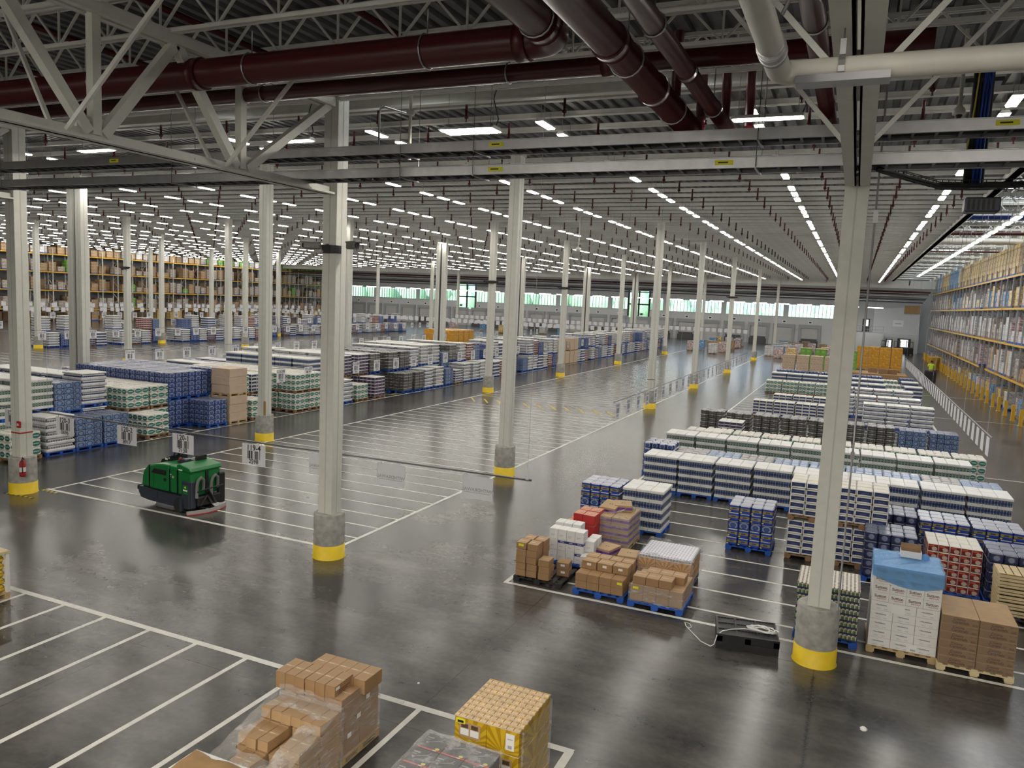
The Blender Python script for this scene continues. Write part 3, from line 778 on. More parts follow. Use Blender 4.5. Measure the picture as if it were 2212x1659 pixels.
# ------------------------------------------------------------------ columns
COLS = [(-32.4, 24.3), (-31.3, 42.9), (-31.6, 56.5), (-31.8, 73.5), (-31.7, 94.6), (-31.0, 115.6), (-40.8, 42.2), (-48.8, 40.5), (-62.5, 43.1), (-62.3, 55.6), (-54.2, 58.3), (-71.9, 54.9), (-72.2, 71.9), (-65.1, 75.6), (-51.1, 88.9), (-68.8, 102.8), (-10.46, 117.3), (-20.85, 117.3)]
def build_columns():
    def shaft(x0):
        b = MB(); b.box(x0 - .18, -.18, 1.0, x0 + .18, .18, 10.6)
        b.box(x0 - .185, -.012, 1.0, x0 + .185, .012, 10.6, 1); b.box(x0 - .012, -.185, 1.0, x0 + .012, -.18, 10.6, 1)
        b.box(x0 - .19, -.19, 10.2, x0 + .19, .19, 10.25); b.box(x0 - .22, -.22, 10.55, x0 + .22, .22, 10.62)
        return b
    plain('steel_seam', (.56, .56, .51), .5)
    sm = shaft(0).mesh('shaft', ['white_steel', 'steel_seam'])
    b = MB(); b.lathe([(.345, .3), (.345, 1.0), (.33, 1.02), (0, 1.02)], 32); pm = b.mesh('pedestal', 'concrete')
    b = MB(); b.lathe([(.37, 0), (.355, .02), (.352, .31), (.345, .312)], 32); ym = b.mesh('yellow_band', 'yellow_paint')
    one = thing('steel_column', 'white steel column on a yellow-banded concrete footing carrying two cameras', 'column', (-10.46, 13.92, 0), 0, 'single steel columns')
    one['kind'] = 'thing'
    link('shaft', sm, one); p = link('pedestal', pm, one); link('yellow_band', ym, p); p2 = None
    ROWS = [13.88, 23.5, 43.75, 56.85, 72.9, 93.2, 117.3]
    clone(one, (-.16, 13.86, 0), 'nearest white steel column, in front of the pallet of cans')
    c2 = clone(one, (-20.85, 13.85, 0), 'white steel column with a red stripe and a fire extinguisher')
    for k in range(1, 7):
        clone(one, (-10.46, ROWS[k], 0), f'white steel column, {nth(k + 1)} from the front on the right edge of the striped stalls')
        clone(one, (-20.85, ROWS[k], 0), f'white steel column, {nth(k + 1)} from the front on the left edge of the striped stalls')
    far = [(-40.8, 42.2), (-48.8, 40.5), (-62.5, 43.1), (-62.3, 55.6), (-54.2, 58.3), (-71.9, 54.9), (-72.2, 71.9), (-65.1, 75.6), (-82.0, 71.5), (-51.1, 88.9), (-68.8, 102.8), (-62.3, 117.3), (-51.9, 117.3)]
    far.sort(key=lambda p: p[0] / p[1])
    for i, (x, y) in enumerate(far):
        clone(one, (x, y, 0), f'white steel column standing beyond the left block, {nth(i + 1)} of these from the left')
    dbl = thing('double_column', 'paired white steel columns with a dark joint between, first pair from the left', 'column', (-32.4, 24.3, 0), 0, 'paired columns at the expansion joint')
    dbl['kind'] = 'thing'
    for s in (-.27, .27):
        link('shaft', shaft(s).mesh('shaft', ['white_steel', 'steel_seam']), dbl)
    b = MB(); b.box(-.06, -.1, 1.0, .06, .1, 10.5); part('joint_filler', b, 'dark_steel', dbl)
    b = MB(); b.box(-.55, -.34, .3, .55, .34, 1.02); p = part('pedestal', b, 'concrete', dbl)
    b = MB(); b.box(-.56, -.35, 0, .56, .35, .31); part('yellow_band', b, 'yellow_paint', p)
    for i, (x, y) in enumerate([(-31.3, 42.9), (-31.6, 56.5), (-31.8, 73.5), (-31.7, 94.6), (-31.0, 115.6)]):
        clone(dbl, (x, y, 0), f'paired white steel columns with a dark joint between, {nth(i + 2)} pair from the left')
    # fittings on the columns
    t = thing('fire_extinguisher', 'red fire extinguisher with a white label hung on the concrete footing', 'fire extinguisher', (-20.52, 13.62, .52))
    b = MB(); b.lathe([(0, 0), (.075, .01), (.08, .05), (.08, .36), (.06, .43), (.025, .46), (.025, .5)], 16); part('cylinder', b, 'red', t)
    b = MB(); b.lathe([(.0815, .14), (.0815, .27)], 16); part('paper_label', b, 'tag_white', t)
    b = MB(); b.tube([(0, 0, .5), (.05, -.03, .54), (.1, -.02, .5)], .016, 6); part('handle', b, 'black', t)
    b = MB(); b.tube([(.02, -.03, .49), (.09, -.07, .4), (.085, -.06, .12)], .012, 6); part('hose', b, 'black', t)
    t = thing('alarm_pull', 'small red fire alarm box on the column with the extinguisher', 'alarm', (-20.66, 13.665, 1.95))
    b = MB(); b.cbox(-.075, -.05, -.09, .075, 0, .09, .012); part('body', b, 'red', t)
    b = MB(); b.box(-.03, -.06, -.03, .03, -.05, .03); part('plate', b, 'tag_white', t)
    t = thing('column_stripe', 'thin red stripe band around the column with the extinguisher', 'band', (-20.85, 13.85, 1.68))
    b = MB(); b.box(-.187, -.187, 0, .187, .187, .035); part('tape', b, 'red', t)
    t = thing('column_stripe', 'thin dark stripe band around a column by the far stalls', 'band', (-10.46, 43.75, 1.65)); b = MB(); b.box(-.187, -.187, 0, .187, .187, .035); part('tape', b, 'pipe_red', t)
    t = thing('corner_guard', 'short brown corner strip at the foot of a white column', 'guard', (-20.72, 23.31, 1.02)); b = MB(); b.box(0, -.02, 0, .09, .01, .55); part('strip', b, 'plywood', t)
    t = thing('motion_sensor', 'dark curved sensor bar wrapped on the white column between two cameras', 'sensor', (-10.46, 13.74, 6.86))
    b = MB()
    pts = [(-.20, .06), (-.19, -.02), (-.1, -.08), (.1, -.08), (.19, -.02), (.20, .06)]
    for (xa, ya), (xb, yb) in zip(pts, pts[1:]): b.hexa([(xa, ya, -.09), (xb, yb, -.09), (xb, yb + .1, -.09), (xa, ya + .1, -.09), (xa, ya, .08), (xb, yb, .08), (xb, yb + .1, .08), (xa, ya + .1, .08)])
    part('housing', b, 'black', t)
    b = MB(); b.lathe([(0, .03), (.04, .02), (.055, 0)], 10, 0, (0, -.08, .08)); part('dome', b, 'black', t)
    def cam(label, loc, rz):
        t = thing('security_camera', label, 'camera', loc, rz)
        b = MB(); b.tube([(0, 0, 0), (0, -.16, -.02)], .02, 6); part('arm', b, 'wire', t)
        b = MB(); b.cbox(-.075, -.42, -.08, .075, -.05, .07, .02); part('body', b, 'hose_grey', t)
        b = MB(); b.cbox(-.09, -.50, .05, .09, -.05, .085, .01); part('sun_shield', b, 'hose_grey', t)
        b = MB(); b.tube([(0, -.42, -.01), (0, -.45, -.01)], .05, 10); part('lens', b, 'black', t)
    cam('grey bullet camera on the column, pointing to the left aisle', (-10.66, 13.8, 6.93), -1.0)
    cam('grey bullet camera on the column, pointing to the right', (-10.1, 13.9, 6.95), 1.1)
    for i, (x, y) in enumerate([(-48.8, 40.5), (-20.85, 43.75), (-20.85, 56.85), (-10.46, 72.9)]):
        t = thing('motion_sensor', f'dark sensor bar high on a distant white column, {nth(i + 1)} from the left', 'sensor', (x, y - .2, 6.9))
        b = MB(); b.box(-.3, -.1, -.09, .3, .1, .08); b.tube([(-.5, 0, .02), (-.3, 0, 0)], .05, 6); b.tube([(.3, 0, 0), (.5, 0, .02)], .05, 6); part('housing', b, 'black', t)
    t = thing('conduit', 'thin grey conduit running down the big column beside the cans pallet', 'conduit', (.05, 13.86, 1.02)); b = MB(); b.tube([(.09, -.21, 0), (.09, -.21, 9.2)], .018, 6); b.box(.06, -.26, 2.6, .12, -.19, 2.72); b.box(.06, -.26, 6.4, .13, -.19, 6.6); part('pipe', b, 'wire', t)
build_columns()

# ------------------------------------------------------------------ overhead services
def build_services():
    def pipe(name, label, path, r, mat, hangers=(), couplings=(), ztop=10.0):
        o = Vector(path[0]); t = thing(name, label, 'pipe', o)
        b = MB()
        P = [Vector(p) - o for p in path]
        Q = [P[0]]
        for i in range(1, len(P) - 1):       # rounded elbows
            a, c = (P[i - 1] - P[i]).normalized(), (P[i + 1] - P[i]).normalized()
            k = r * 1.5
            for s in range(6):
                u = s / 5
                Q.append((P[i] + a * k) * (1 - u) ** 2 + P[i] * 2 * u * (1 - u) + (P[i] + c * k) * u ** 2)
        Q.append(P[-1]); b.tube(Q, r, 20)
        part('pipe_run', b, mat, t)
        for (x, y, z, ax) in couplings:
            b = MB(); d = Vector((.09, 0, 0)) if ax == 'x' else Vector((0, .09, 0)) if ax == 'y' else Vector((0, 0, .09)); c = Vector((x, y, z)) - o
            b.cyl(c - d, c + d, r * 1.13, 20)
            s = Vector((0, 0, r * 1.1)) if ax != 'z' else Vector((r * 1.1, 0, 0))
            b.cyl(c + s - d * .4, c + s + d * .4, .03, 8)
            part('coupling', b, mat, t)
        for (x, y, z, ax) in hangers:
            b = MB(); c = Vector((x, y, z)) - o
            ring = []
            for k in range(17):
                a = math.pi * 2 * k / 16
                ring.append(c + (Vector((0, math.cos(a), math.sin(a))) if ax == 'x' else Vector((math.cos(a), 0, math.sin(a)))) * (r + .012))
            for p, q in zip(ring, ring[1:]): b.bar(p, q, .05, .012) if False else b.tube([p, q], .014, 5, 0, False)
            b.tube([c + Vector((0, 0, r + .01)), Vector((c.x, c.y, ztop - o.z))], .010, 5)
            part('hanger', b, 'galv', t)
        return t
    pipe('sprinkler_main', 'thick dark red main pipe crossing the whole front bay', [(-34, 9.9, 9.42), (-3.9, 9.9, 9.42), (-3.9, 2, 9.42)], .225, 'pipe_red', [(-12.6, 9.9, 9.42, 'x'), (-9.1, 9.9, 9.42, 'x'), (-5.9, 9.9, 9.42, 'x'), (-3.9, 9.1, 9.42, 'y')], [(-10.2, 9.9, 9.42, 'x'), (-4.4, 9.9, 9.42, 'x'), (-3.9, 9.3, 9.42, 'y')])
    pipe('sprinkler_main', 'thinner dark red main pipe behind the thickest one', [(-34, 11.2, 9.42), (.6, 11.2, 9.42)], .135, 'pipe_red', [(-14.2, 11.2, 9.42, 'x'), (-10.0, 11.2, 9.42, 'x'), (-5.2, 11.2, 9.42, 'x')], [(-14.6, 11.2, 9.42, 'x'), (-3.6, 11.2, 9.42, 'x')])
    pipe('sprinkler_main', 'broad red pipe running lengthwise overhead, leftmost of the parallel three', [(-2.86, 2, 8.98), (-2.86, 13.6, 8.98)], .20, 'pipe_red', [(-2.86, 9.6, 8.98, 'y'), (-2.86, 12.2, 8.98, 'y')], [(-2.86, 8.9, 8.98, 'y'), (-2.86, 11.0, 8.98, 'y')])
    pipe('sprinkler_main', 'slim red pipe running lengthwise overhead, middle of the parallel three', [(-2.28, 2, 9.02), (-2.28, 14.6, 9.02)], .12, 'pipe_red', [(-2.28, 8.6, 9.02, 'y'), (-2.28, 12.4, 9.02, 'y')], [(-2.28, 10.4, 9.02, 'y')])
    pipe('sprinkler_main', 'slim red pipe running lengthwise beside the big column, rightmost of the parallel three', [(-.66, 2, 9.02), (-.66, 14.6, 9.02)], .12, 'pipe_red', [(-.66, 9.0, 9.02, 'y')], [(-.66, 10.2, 9.02, 'y'), (-.66, 14.4, 9.02, 'y')])
    pipe('sprinkler_main', 'dark red pipe stub high above the right rack aisle', [(.9, 10.6, 9.9), (5, 10.6, 9.9)], .19, 'pipe_red', [(1.6, 10.6, 9.9, 'x')], [(1.0, 10.6, 9.9, 'x')])
    for i, (x, y) in enumerate([(-3.15, 13.6), (-2.8, 14.1), (-2.45, 14.5), (-2.1, 15.0)]):
        pipe('sprinkler_riser', f'short red riser pipe dropping to the pipe ends, {nth(i + 1)} from the left', [(x, y, 9.05), (x, y, 10.62)], .085, 'pipe_red', (), [(x, y, 9.2, 'z')])
    for i in range(5):
        pipe('sprinkler_line', f'thin dark red branch pipe high under the front deck, {nth(i + 1)} from the left', [(-17.0 + 3.1 * i, 1, 10.45), (-17.0 + 3.1 * i, 13.2, 10.45)], .055, 'pipe_red')
    t = pipe('insulated_pipe', 'white insulated pipe with an elbow crossing in front of the big column', [(-.665, 1.5, 7.72), (-.665, 6.15, 7.72), (8, 6.15, 7.72)], .085, 'pipe_white', ztop=10)
    b = MB(); b.cyl((0, 3.95, 0), (0, 4.2, 0), .092, 20); b.cyl((0, 4.02, 0), (0, 4.05, 0), .098, 20); b.cyl((0, 4.12, 0), (0, 4.15, 0), .098, 20); part('metal_sleeve', b, 'galv', t)
    b = MB(); c = Vector((.42, 4.65, 0))
    for k in range(16):
        a0, a1 = math.pi * 2 * k / 16, math.pi * 2 * (k + 1) / 16
        p, q = [c + Vector((0, math.cos(a), math.sin(a))) * .095 for a in (a0, a1)]
        b.hexa([p + Vector((-.02, 0, 0)), p + Vector((.02, 0, 0)), q + Vector((.02, 0, 0)), q + Vector((-.02, 0, 0))] + [v * 1.0 + (v - c).normalized() * .006 for v in (p + Vector((-.02, 0, 0)), p + Vector((.02, 0, 0)), q + Vector((.02, 0, 0)), q + Vector((-.02, 0, 0)))])
    b.box(.40, 4.61, .09, .44, 4.69, .2); b.tube([(.42, 4.65, .2), (.42, 4.65, 2.3)], .006, 5)
    part('clevis_hanger', b, 'galv', t)
    b = MB(); b.box(.12, 4.57, -.103, .74, 4.73, -.085); b.box(.12, 4.55, -.103, .74, 4.57, -.05); part('saddle', b, 'rod_steel', t)
    b = MB(); b.tube([(.16, 3.2, .5), (.2, 3.45, .48), (.2, 3.55, .25), (.1, 3.6, .05)], .012, 6); part('bent_rod', b, 'galv', t)
    for i, (x0, y, z, r, mt) in enumerate([(5, 48, 11.3, .12, 'cable_blue'), (5, 56, 11.2, .10, 'pipe_red'), (5, 63, 11.3, .2, 'pipe_white'), (5, 70, 11.1, .06, 'pipe_red')]):
        pipe('bay_pipe', f'pipe crossing under the high rack bay roof, {nth(i + 1)} from the near end', [(4.3, y, z), (15, y, z)], r, mt)
    # dock strip pipes
    for i, (y, z, r, mt) in enumerate([(120, 9.15, .13, 'pipe_red'), (121.5, 8.75, .09, 'galv'), (123, 8.9, .10, 'pipe_red'), (125, 8.45, .12, 'galv'), (127, 8.3, .08, 'dark_steel'), (129, 8.15, .09, 'galv'), (132, 7.9, .09, 'dark_steel')]):
        pipe('dock_pipe', f'long pipe hung along the loading dock, {nth(i + 1)} back from the girder', [(-104, y, z), (9, y, z)], r, mt, [(-60 + 12 * k, y, z, 'x') for k in range(6)], (), ZD)
    # cable ladder pair
    def tray(label, y, z):
        t = thing('cable_ladder', label, 'cable tray', (-12, y, z))
        x0, x1 = -22, 20
        for s in (0, .55):
            b = MB(); b.box(x0, s - .012, -.075, x1, s + .012, .085); b.box(x0, s - .04 if s == 0 else s, .075, x1, s if s == 0 else s + .04, .085); b.box(x0, s if s == 0 else s - .04, -.075, x1, s + .04 if s == 0 else s, -.065)
            part('side_rail', b, 'galv', t)
        b = MB(); x = x0
        while x < x1: b.box(x, 0, -.06, x + .04, .55, -.035); x += .3
        part('rung', b, 'dark_steel', t)
        b = MB()
        for k in range(6):
            b.tube([(x0 + i * 2.1, .06 + .08 * k + .015 * math.sin(i * 1.7 + k), -.01 + .01 * math.sin(i + k * 2)) for i in range(21)], .024, 6)
        part('cable_bundle', b, 'cable_black', t)
        for x in (-9.6, -3.5, 5.9, 13.5) if z > 8.4 else (5.9, 14.2, 9.8):
            b = MB(); b.box(x, -.016, -.03, x + .28, -.012, .045); b.box(x + .05, -.017, 0, x + .2, -.016, .02, 1); part('warning_label', b, ['tag_yellow', 'ink'], t)
        for x in (-13, -7.2, -1.6, 4.1, 5.6, 10.4, 17):
            b = MB(); b.box(x, -.06, -.1, x + .03, .62, -.075)
            for yy in (-.05, .6): b.tube([(x + .015, yy, -.1), (x + .015, yy, 10.4 - z)], .006, 5)
            part('trapeze_hanger', b, 'rod_steel', t)
    tray('upper galvanised cable ladder of the pair crossing the hall', 12.45, 8.62)
    tray('lower galvanised cable ladder of the pair crossing the hall', 12.45, 8.20)
    t = thing('cable_bundle', 'thick black and blue cable bundle dropping to the cable basket', 'cables', (1.48, 14.1, 8.0))
    b = MB(); b.box(-.14, 0, 0, .14, .05, 1.95); 
    for k in range(7): b.tube([(-.12 + .04 * k, -.01, 0), (-.12 + .04 * k + .01, -.02, .9), (-.12 + .04 * k, -.01, 1.95)], .024, 6)
    part('black_cables', b, 'cable_black', t)
    b = MB()
    for k in range(3): b.tube([(-.01 + .045 * k, -.04, 0), (.0 + .045 * k, -.055, 1.0), (.02 + .045 * k, -.04, 1.98)], .02, 6)
    b.tube([(.06, -.06, 1.7), (.1, -.09, 1.5), (.06, -.09, 1.35), (.02, -.07, 1.5), (.05, -.06, 1.95)], .012, 5)
    part('blue_cables', b, 'cable_blue', t)
    b = MB(); b.tube([(-.13, -.04, .6), (-.09, -.05, 1.2), (-.06, -.04, 1.95)], .012, 5); part('yellow_cable', b, 'cable_yellow', t)
    b = MB(); b.box(-.25, -.03, 1.6, .27, .0, 1.66); part('clamp_bar', b, 'black', t)
    t = thing('wire_basket', 'black curved wire basket tray under the cable ladders', 'cable tray', (1.0, 14.1, 8.0))
    b = MB(); P = [(-.9, -1.1, .12), (-.45, -.55, .06), (0, -.1, 0), (.35, 0, 0), (.8, 0, 0), (1.7, 0, .02)]
    for off in (-.14, .14):
        for dz in (0, .055, .11): b.tube([(x + off * .3, y + off, z + dz) for x, y, z in P], .008, 5)
    for a, c in zip(P, P[1:]):
        for u in (0, .25, .5, .75):
            p = Vector(a).lerp(Vector(c), u); b.tube([p + Vector((-.04, -.14, .11)), p + Vector((-.04, -.14, 0)), p + Vector((.04, .14, 0)), p + Vector((.04, .14, .11))], .006, 4)
    part('basket', b, 'black', t)
    b = MB()
    for k in range(5): b.tube([(x, y - .1 + .05 * k, z + .03) for x, y, z in P], .026, 6)
    part('cables', b, 'cable_black', t)
    t = thing('junction_box', 'dark box with a louvered cover below the cable drop', 'box', (1.62, 14.0, 7.62))
    b = MB(); b.cbox(-.24, -.12, 0, .24, .22, .22, .02); part('case', b, 'scrub_grey', t)
    b = MB()
    for k in range(6): b.box(-.2 + .066 * k, -.13, .03, -.17 + .066 * k, -.115, .19)
    part('louver', b, 'black', t)
    t = thing('dome_camera', 'white dome camera on a drop pole near the cable bundle', 'camera', (1.25, 14.8, 9.28))
    b = MB(); b.tube([(0, 0, .1), (0, 0, 1.35)], .03, 10); part('pole', b, 'pipe_white', t)
    b = MB(); b.lathe([(.03, .2), (.05, .13), (.085, .10), (.10, .05), (.10, .01), (.07, 0), (0, 0)], 18); part('housing', b, 'pipe_white', t)
    b = MB(); b.lathe([(0, -.06), (.035, -.05), (.055, -.02), (.058, .01)], 14); part('dome', b, 'black', t)
    t = thing('dome_camera', 'small white dome camera hanging beside the second right-hand column', 'camera', (-14.0, 40.0, 8.7)); b = MB(); b.tube([(0, 0, .1), (0, 0, 1.8)], .03, 8); part('pole', b, 'pipe_white', t)
    b = MB(); b.lathe([(.03, .2), (.14, .08), (.14, 0), (.08, -.09), (0, -.1)], 12); part('housing', b, 'pipe_white', t)
    t = thing('drop_mast', 'pale grey drop mast with a curved conduit beside the broad light', 'mast', (-8.62, 13.9, 8.7))
    b = MB(); b.tube([(0, 0, 0), (0, 0, 1.93)], .035, 10); b.lathe([(.04, .88), (.085, .9), (.085, .98), (.04, 1.0), (0, 1.0)], 12); part('pole', b, 'pipe_white', t)
    b = MB(); b.tube([(-.75, 0, -.05), (-.75, 0, .95), (-.72, 0, 1.06), (-.62, 0, 1.08), (-.1, 0, .92)], .022, 8); part('conduit', b, 'galv', t)
build_services()

# ------------------------------------------------------------------ lights and sprinklers
def lens(b, x, y, z, w, l, h, m=0, ax='y'):
    """downward lens: flat bottom, two slanted sides"""
    P = [(-w, 0), (-w, -h), (w, -h), (w, 0)]
    for (a, c), (e, f) in zip(P, P[1:]):
        q = [(a, -l, c), (a, l, c), (e, l, f), (e, -l, f)]
        if ax == 'x': q = [(v, -u, k) for u, v, k in q]
        b.quad([(x + u, y + v, z + k) for u, v, k in q], m)

def build_lights():
    h = MB(); h.hexa([(-.11, -.42, 0), (.11, -.42, 0), (.11, .42, 0), (-.11, .42, 0), (-.07, -.42, .06), (.07, -.42, .06), (.07, .42, .06), (-.07, .42, .06)]); hm = h.mesh('housing', 'joist_white')
    d = MB(); lens(d, 0, 0, 0, .09, .40, .03); dm = d.mesh('diffuser', 'lamp')
    w = MB()
    for y in (-.3, .3): w.tube([(0, y, .06), (0, y, .56)], .005, 4)
    wm = w.mesh('suspension_wire', 'wire')
    rows = [2.42 - 4.83 * k for k in range(22)]
    pos = []
    for r, x in enumerate(rows):
        k = -1; n = 0
        while 23.25 + 5.45 * k < 115:
            for j in range(3):
                y = 23.25 + 5.45 * k + 1.45 * j
                if y > 17 and y < 115.5:
                    n += 1; pos.append((x, y, r + 1, n))
            k += 1
    vis = [p for p in pos if in_view(p[0], p[1], 10.2, -.01)]
    vis.sort(key=lambda p: p[0] ** 2 + p[1] ** 2)
    top = vis[:280]; s = set(top)
    base = None
    for (x, y, r, n) in top:
        lab = f'white tube light under the joists, {nth(n)} from front, {nth(r)} row from right'
        if base is None:
            base = thing('tube_light', lab, 'light', (x, y, 10.17), 0, 'tube lights under the main roof')
            link('housing', hm, base); link('diffuser', dm, base); link('suspension_wire', wm, base)
        else: clone(base, (x, y, 10.17), lab)
    b = MB()
    for p in pos:
        if p not in s:
            x, y = p[0], p[1]; z = 10.17
            b.box(x - .11, y - .42, z, x + .11, y + .42, z + .05, 0)
            lens(b, x, y, z, .09, .40, .03, 1)
    tag(link('distant_tube_light', b.mesh('distant_tube_light', ['joist_white', 'lamp'])), 'far rows of small white tube lights under the joists', 'light', None, 'stuff')
    # big front bay fixtures, then unseen ones added behind the camera as fill
    for i, (x, y) in enumerate([(-18.25, 14.25), (-12.0, 14.3), (-7.4, 14.2), (-1.7, 14.4), (4.2, 14.4), (-15, -1), (-9, -1), (-3, -1), (3, -1), (-21, 0), (-20, -8), (-14, -8), (-8, -8), (-2, -8), (4, -8), (10, -8), (10, 0), (-17, -4.5), (-11, -4.5), (-5, -4.5), (1, -4.5), (7, -4.5), (-17, -11), (-11, -11), (-5, -11), (1, -11), (7, -11)]):
        wide = i == 2
        t = thing('bay_and_fill_light', 'broad twin-tube light hanging in front of the cable ladders' if wide else f'slim bright light of the front bay and added fill rows, {nth(i + 1)} along', 'light', (x, y, 9.28), 0, 'front bay lights')
        w_ = .26 if wide else .13
        b = MB(); b.hexa([(-.6, -w_, 0), (.6, -w_, 0), (.6, w_, 0), (-.6, w_, 0), (-.6, -w_ * .5, .07), (.6, -w_ * .5, .07), (.6, w_ * .5, .07), (-.6, w_ * .5, .07)]); part('housing', b, 'white_steel', t)
        for yy in ((-.13, .13) if wide else (0,)):
            b = MB(); lens(b, 0, yy, 0, .095, .57, .012, 0, 'x'); part('tube', b, 'lamp_front' if i < 5 else 'lamp_fill', t)
        b = MB()
        for xx in (-.5, .5): b.tube([(xx, 0, .07), (xx, 0, .75)], .006, 5)
        part('suspension_wire', b, 'wire', t)
        b = MB(); b.tube([(.55, 0, .03), (.62, 0, .2), (.5, 0, .6), (.55, .02, .8)], .012, 6); part('power_cord', b, 'black', t)
    # continuous light line in the rack aisle
    hm2 = MB(); hm2.box(-.12, -.6, 0, .12, .6, .08); hm2 = hm2.mesh('housing', 'white_steel')
    dm2 = MB(); lens(dm2, 0, 0, 0, .11, .59, .04); dm2 = dm2.mesh('diffuser', 'lamp_bay')
    wm2 = MB(); wm2.tube([(0, 0, .08), (0, 0, 3.2)], .008, 5); wm2 = wm2.mesh('suspension_wire', 'wire')
    base = None
    for k in range(36):
        y = 20.8 + 1.95 * k
        lab = f'bright light of the long line over the rack aisle, {nth(k + 1)} from the near end'
        if base is None:
            base = thing('aisle_light', lab, 'light', (5.45, y, 10.0), 0, 'light line over the rack aisle')
            link('housing', hm2, base); link('diffuser', dm2, base); link('suspension_wire', wm2, base)
        else: clone(base, (5.45, y, 10.0), lab)
    # dock lights
    hm3 = MB(); hm3.box(-1.1, -.2, 0, 1.1, .2, .1); hm3 = hm3.mesh('housing', 'white_steel')
    dm3 = MB(); dm3.box(-1.05, -.18, -.12, 1.05, .18, 0); dm3 = dm3.mesh('diffuser', 'lamp_dock')
    wm3 = MB(); wm3.tube([(0, 0, .1), (0, 0, 3.68)], .012, 5); wm3 = wm3.mesh('suspension_wire', 'wire')
    base = None
    for k in range(30):
        x = 2.6 - 3.4 * k
        lab = f'long oval light hung above the loading dock, {nth(k + 1)} from the right'
        if base is None:
            base = thing('dock_light', lab, 'light', (x, 131, 6.95), 0, 'lights above the loading dock')
            link('housing', hm3, base); link('diffuser', dm3, base); link('suspension_wire', wm3, base)
        else: clone(base, (x, 131, 6.95), lab)
    # sprinkler heads
    b = MB(); b.tube([(0, 0, 0), (0, 0, .36)], .032, 8); b.lathe([(.034, 0), (.055, -.01), (.055, -.06), (.02, -.08), (.012, -.13), (.03, -.135), (.03, -.145), (0, -.145)], 8)
    sm = b.mesh('ceiling_sprinkler', 'pipe_red')
    pos = []
    for r in range(43):
        x = 3.0 - 2.06 * r if r < 2 else -6.35 - 2.47 * (r - 5) if r != 2 else -1.35
        if r in (3, 4): x = (-1.35 - 2.5 * (r - 2))
        for n in range(40):
            y = 16.7 + 2.45 * n
            if y < 116: pos.append((x, y, r + 1, n + 1))
    vis = [p for p in pos if in_view(p[0], p[1], 10.2, -.01)]
    vis.sort(key=lambda p: p[0] ** 2 + p[1] ** 2)
    for (x, y, r, n) in vis[:290]:
        tag(link('ceiling_sprinkler', sm, None, (x, y, 10.22)), f'red sprinkler head, {nth(n)} from front, {nth(r)} ceiling row from right', 'sprinkler', 'sprinkler heads under the main roof')
    b = MB()
    for (x, y, r, n) in vis[290:]: b.tube([(x, y, 10.15), (x, y, 10.6)], .04, 5)
    tag(link('distant_sprinkler', b.mesh('distant_sprinkler', 'pipe_red')), 'far rows of tiny red sprinkler heads under the joists', 'sprinkler', None, 'stuff')
build_lights()
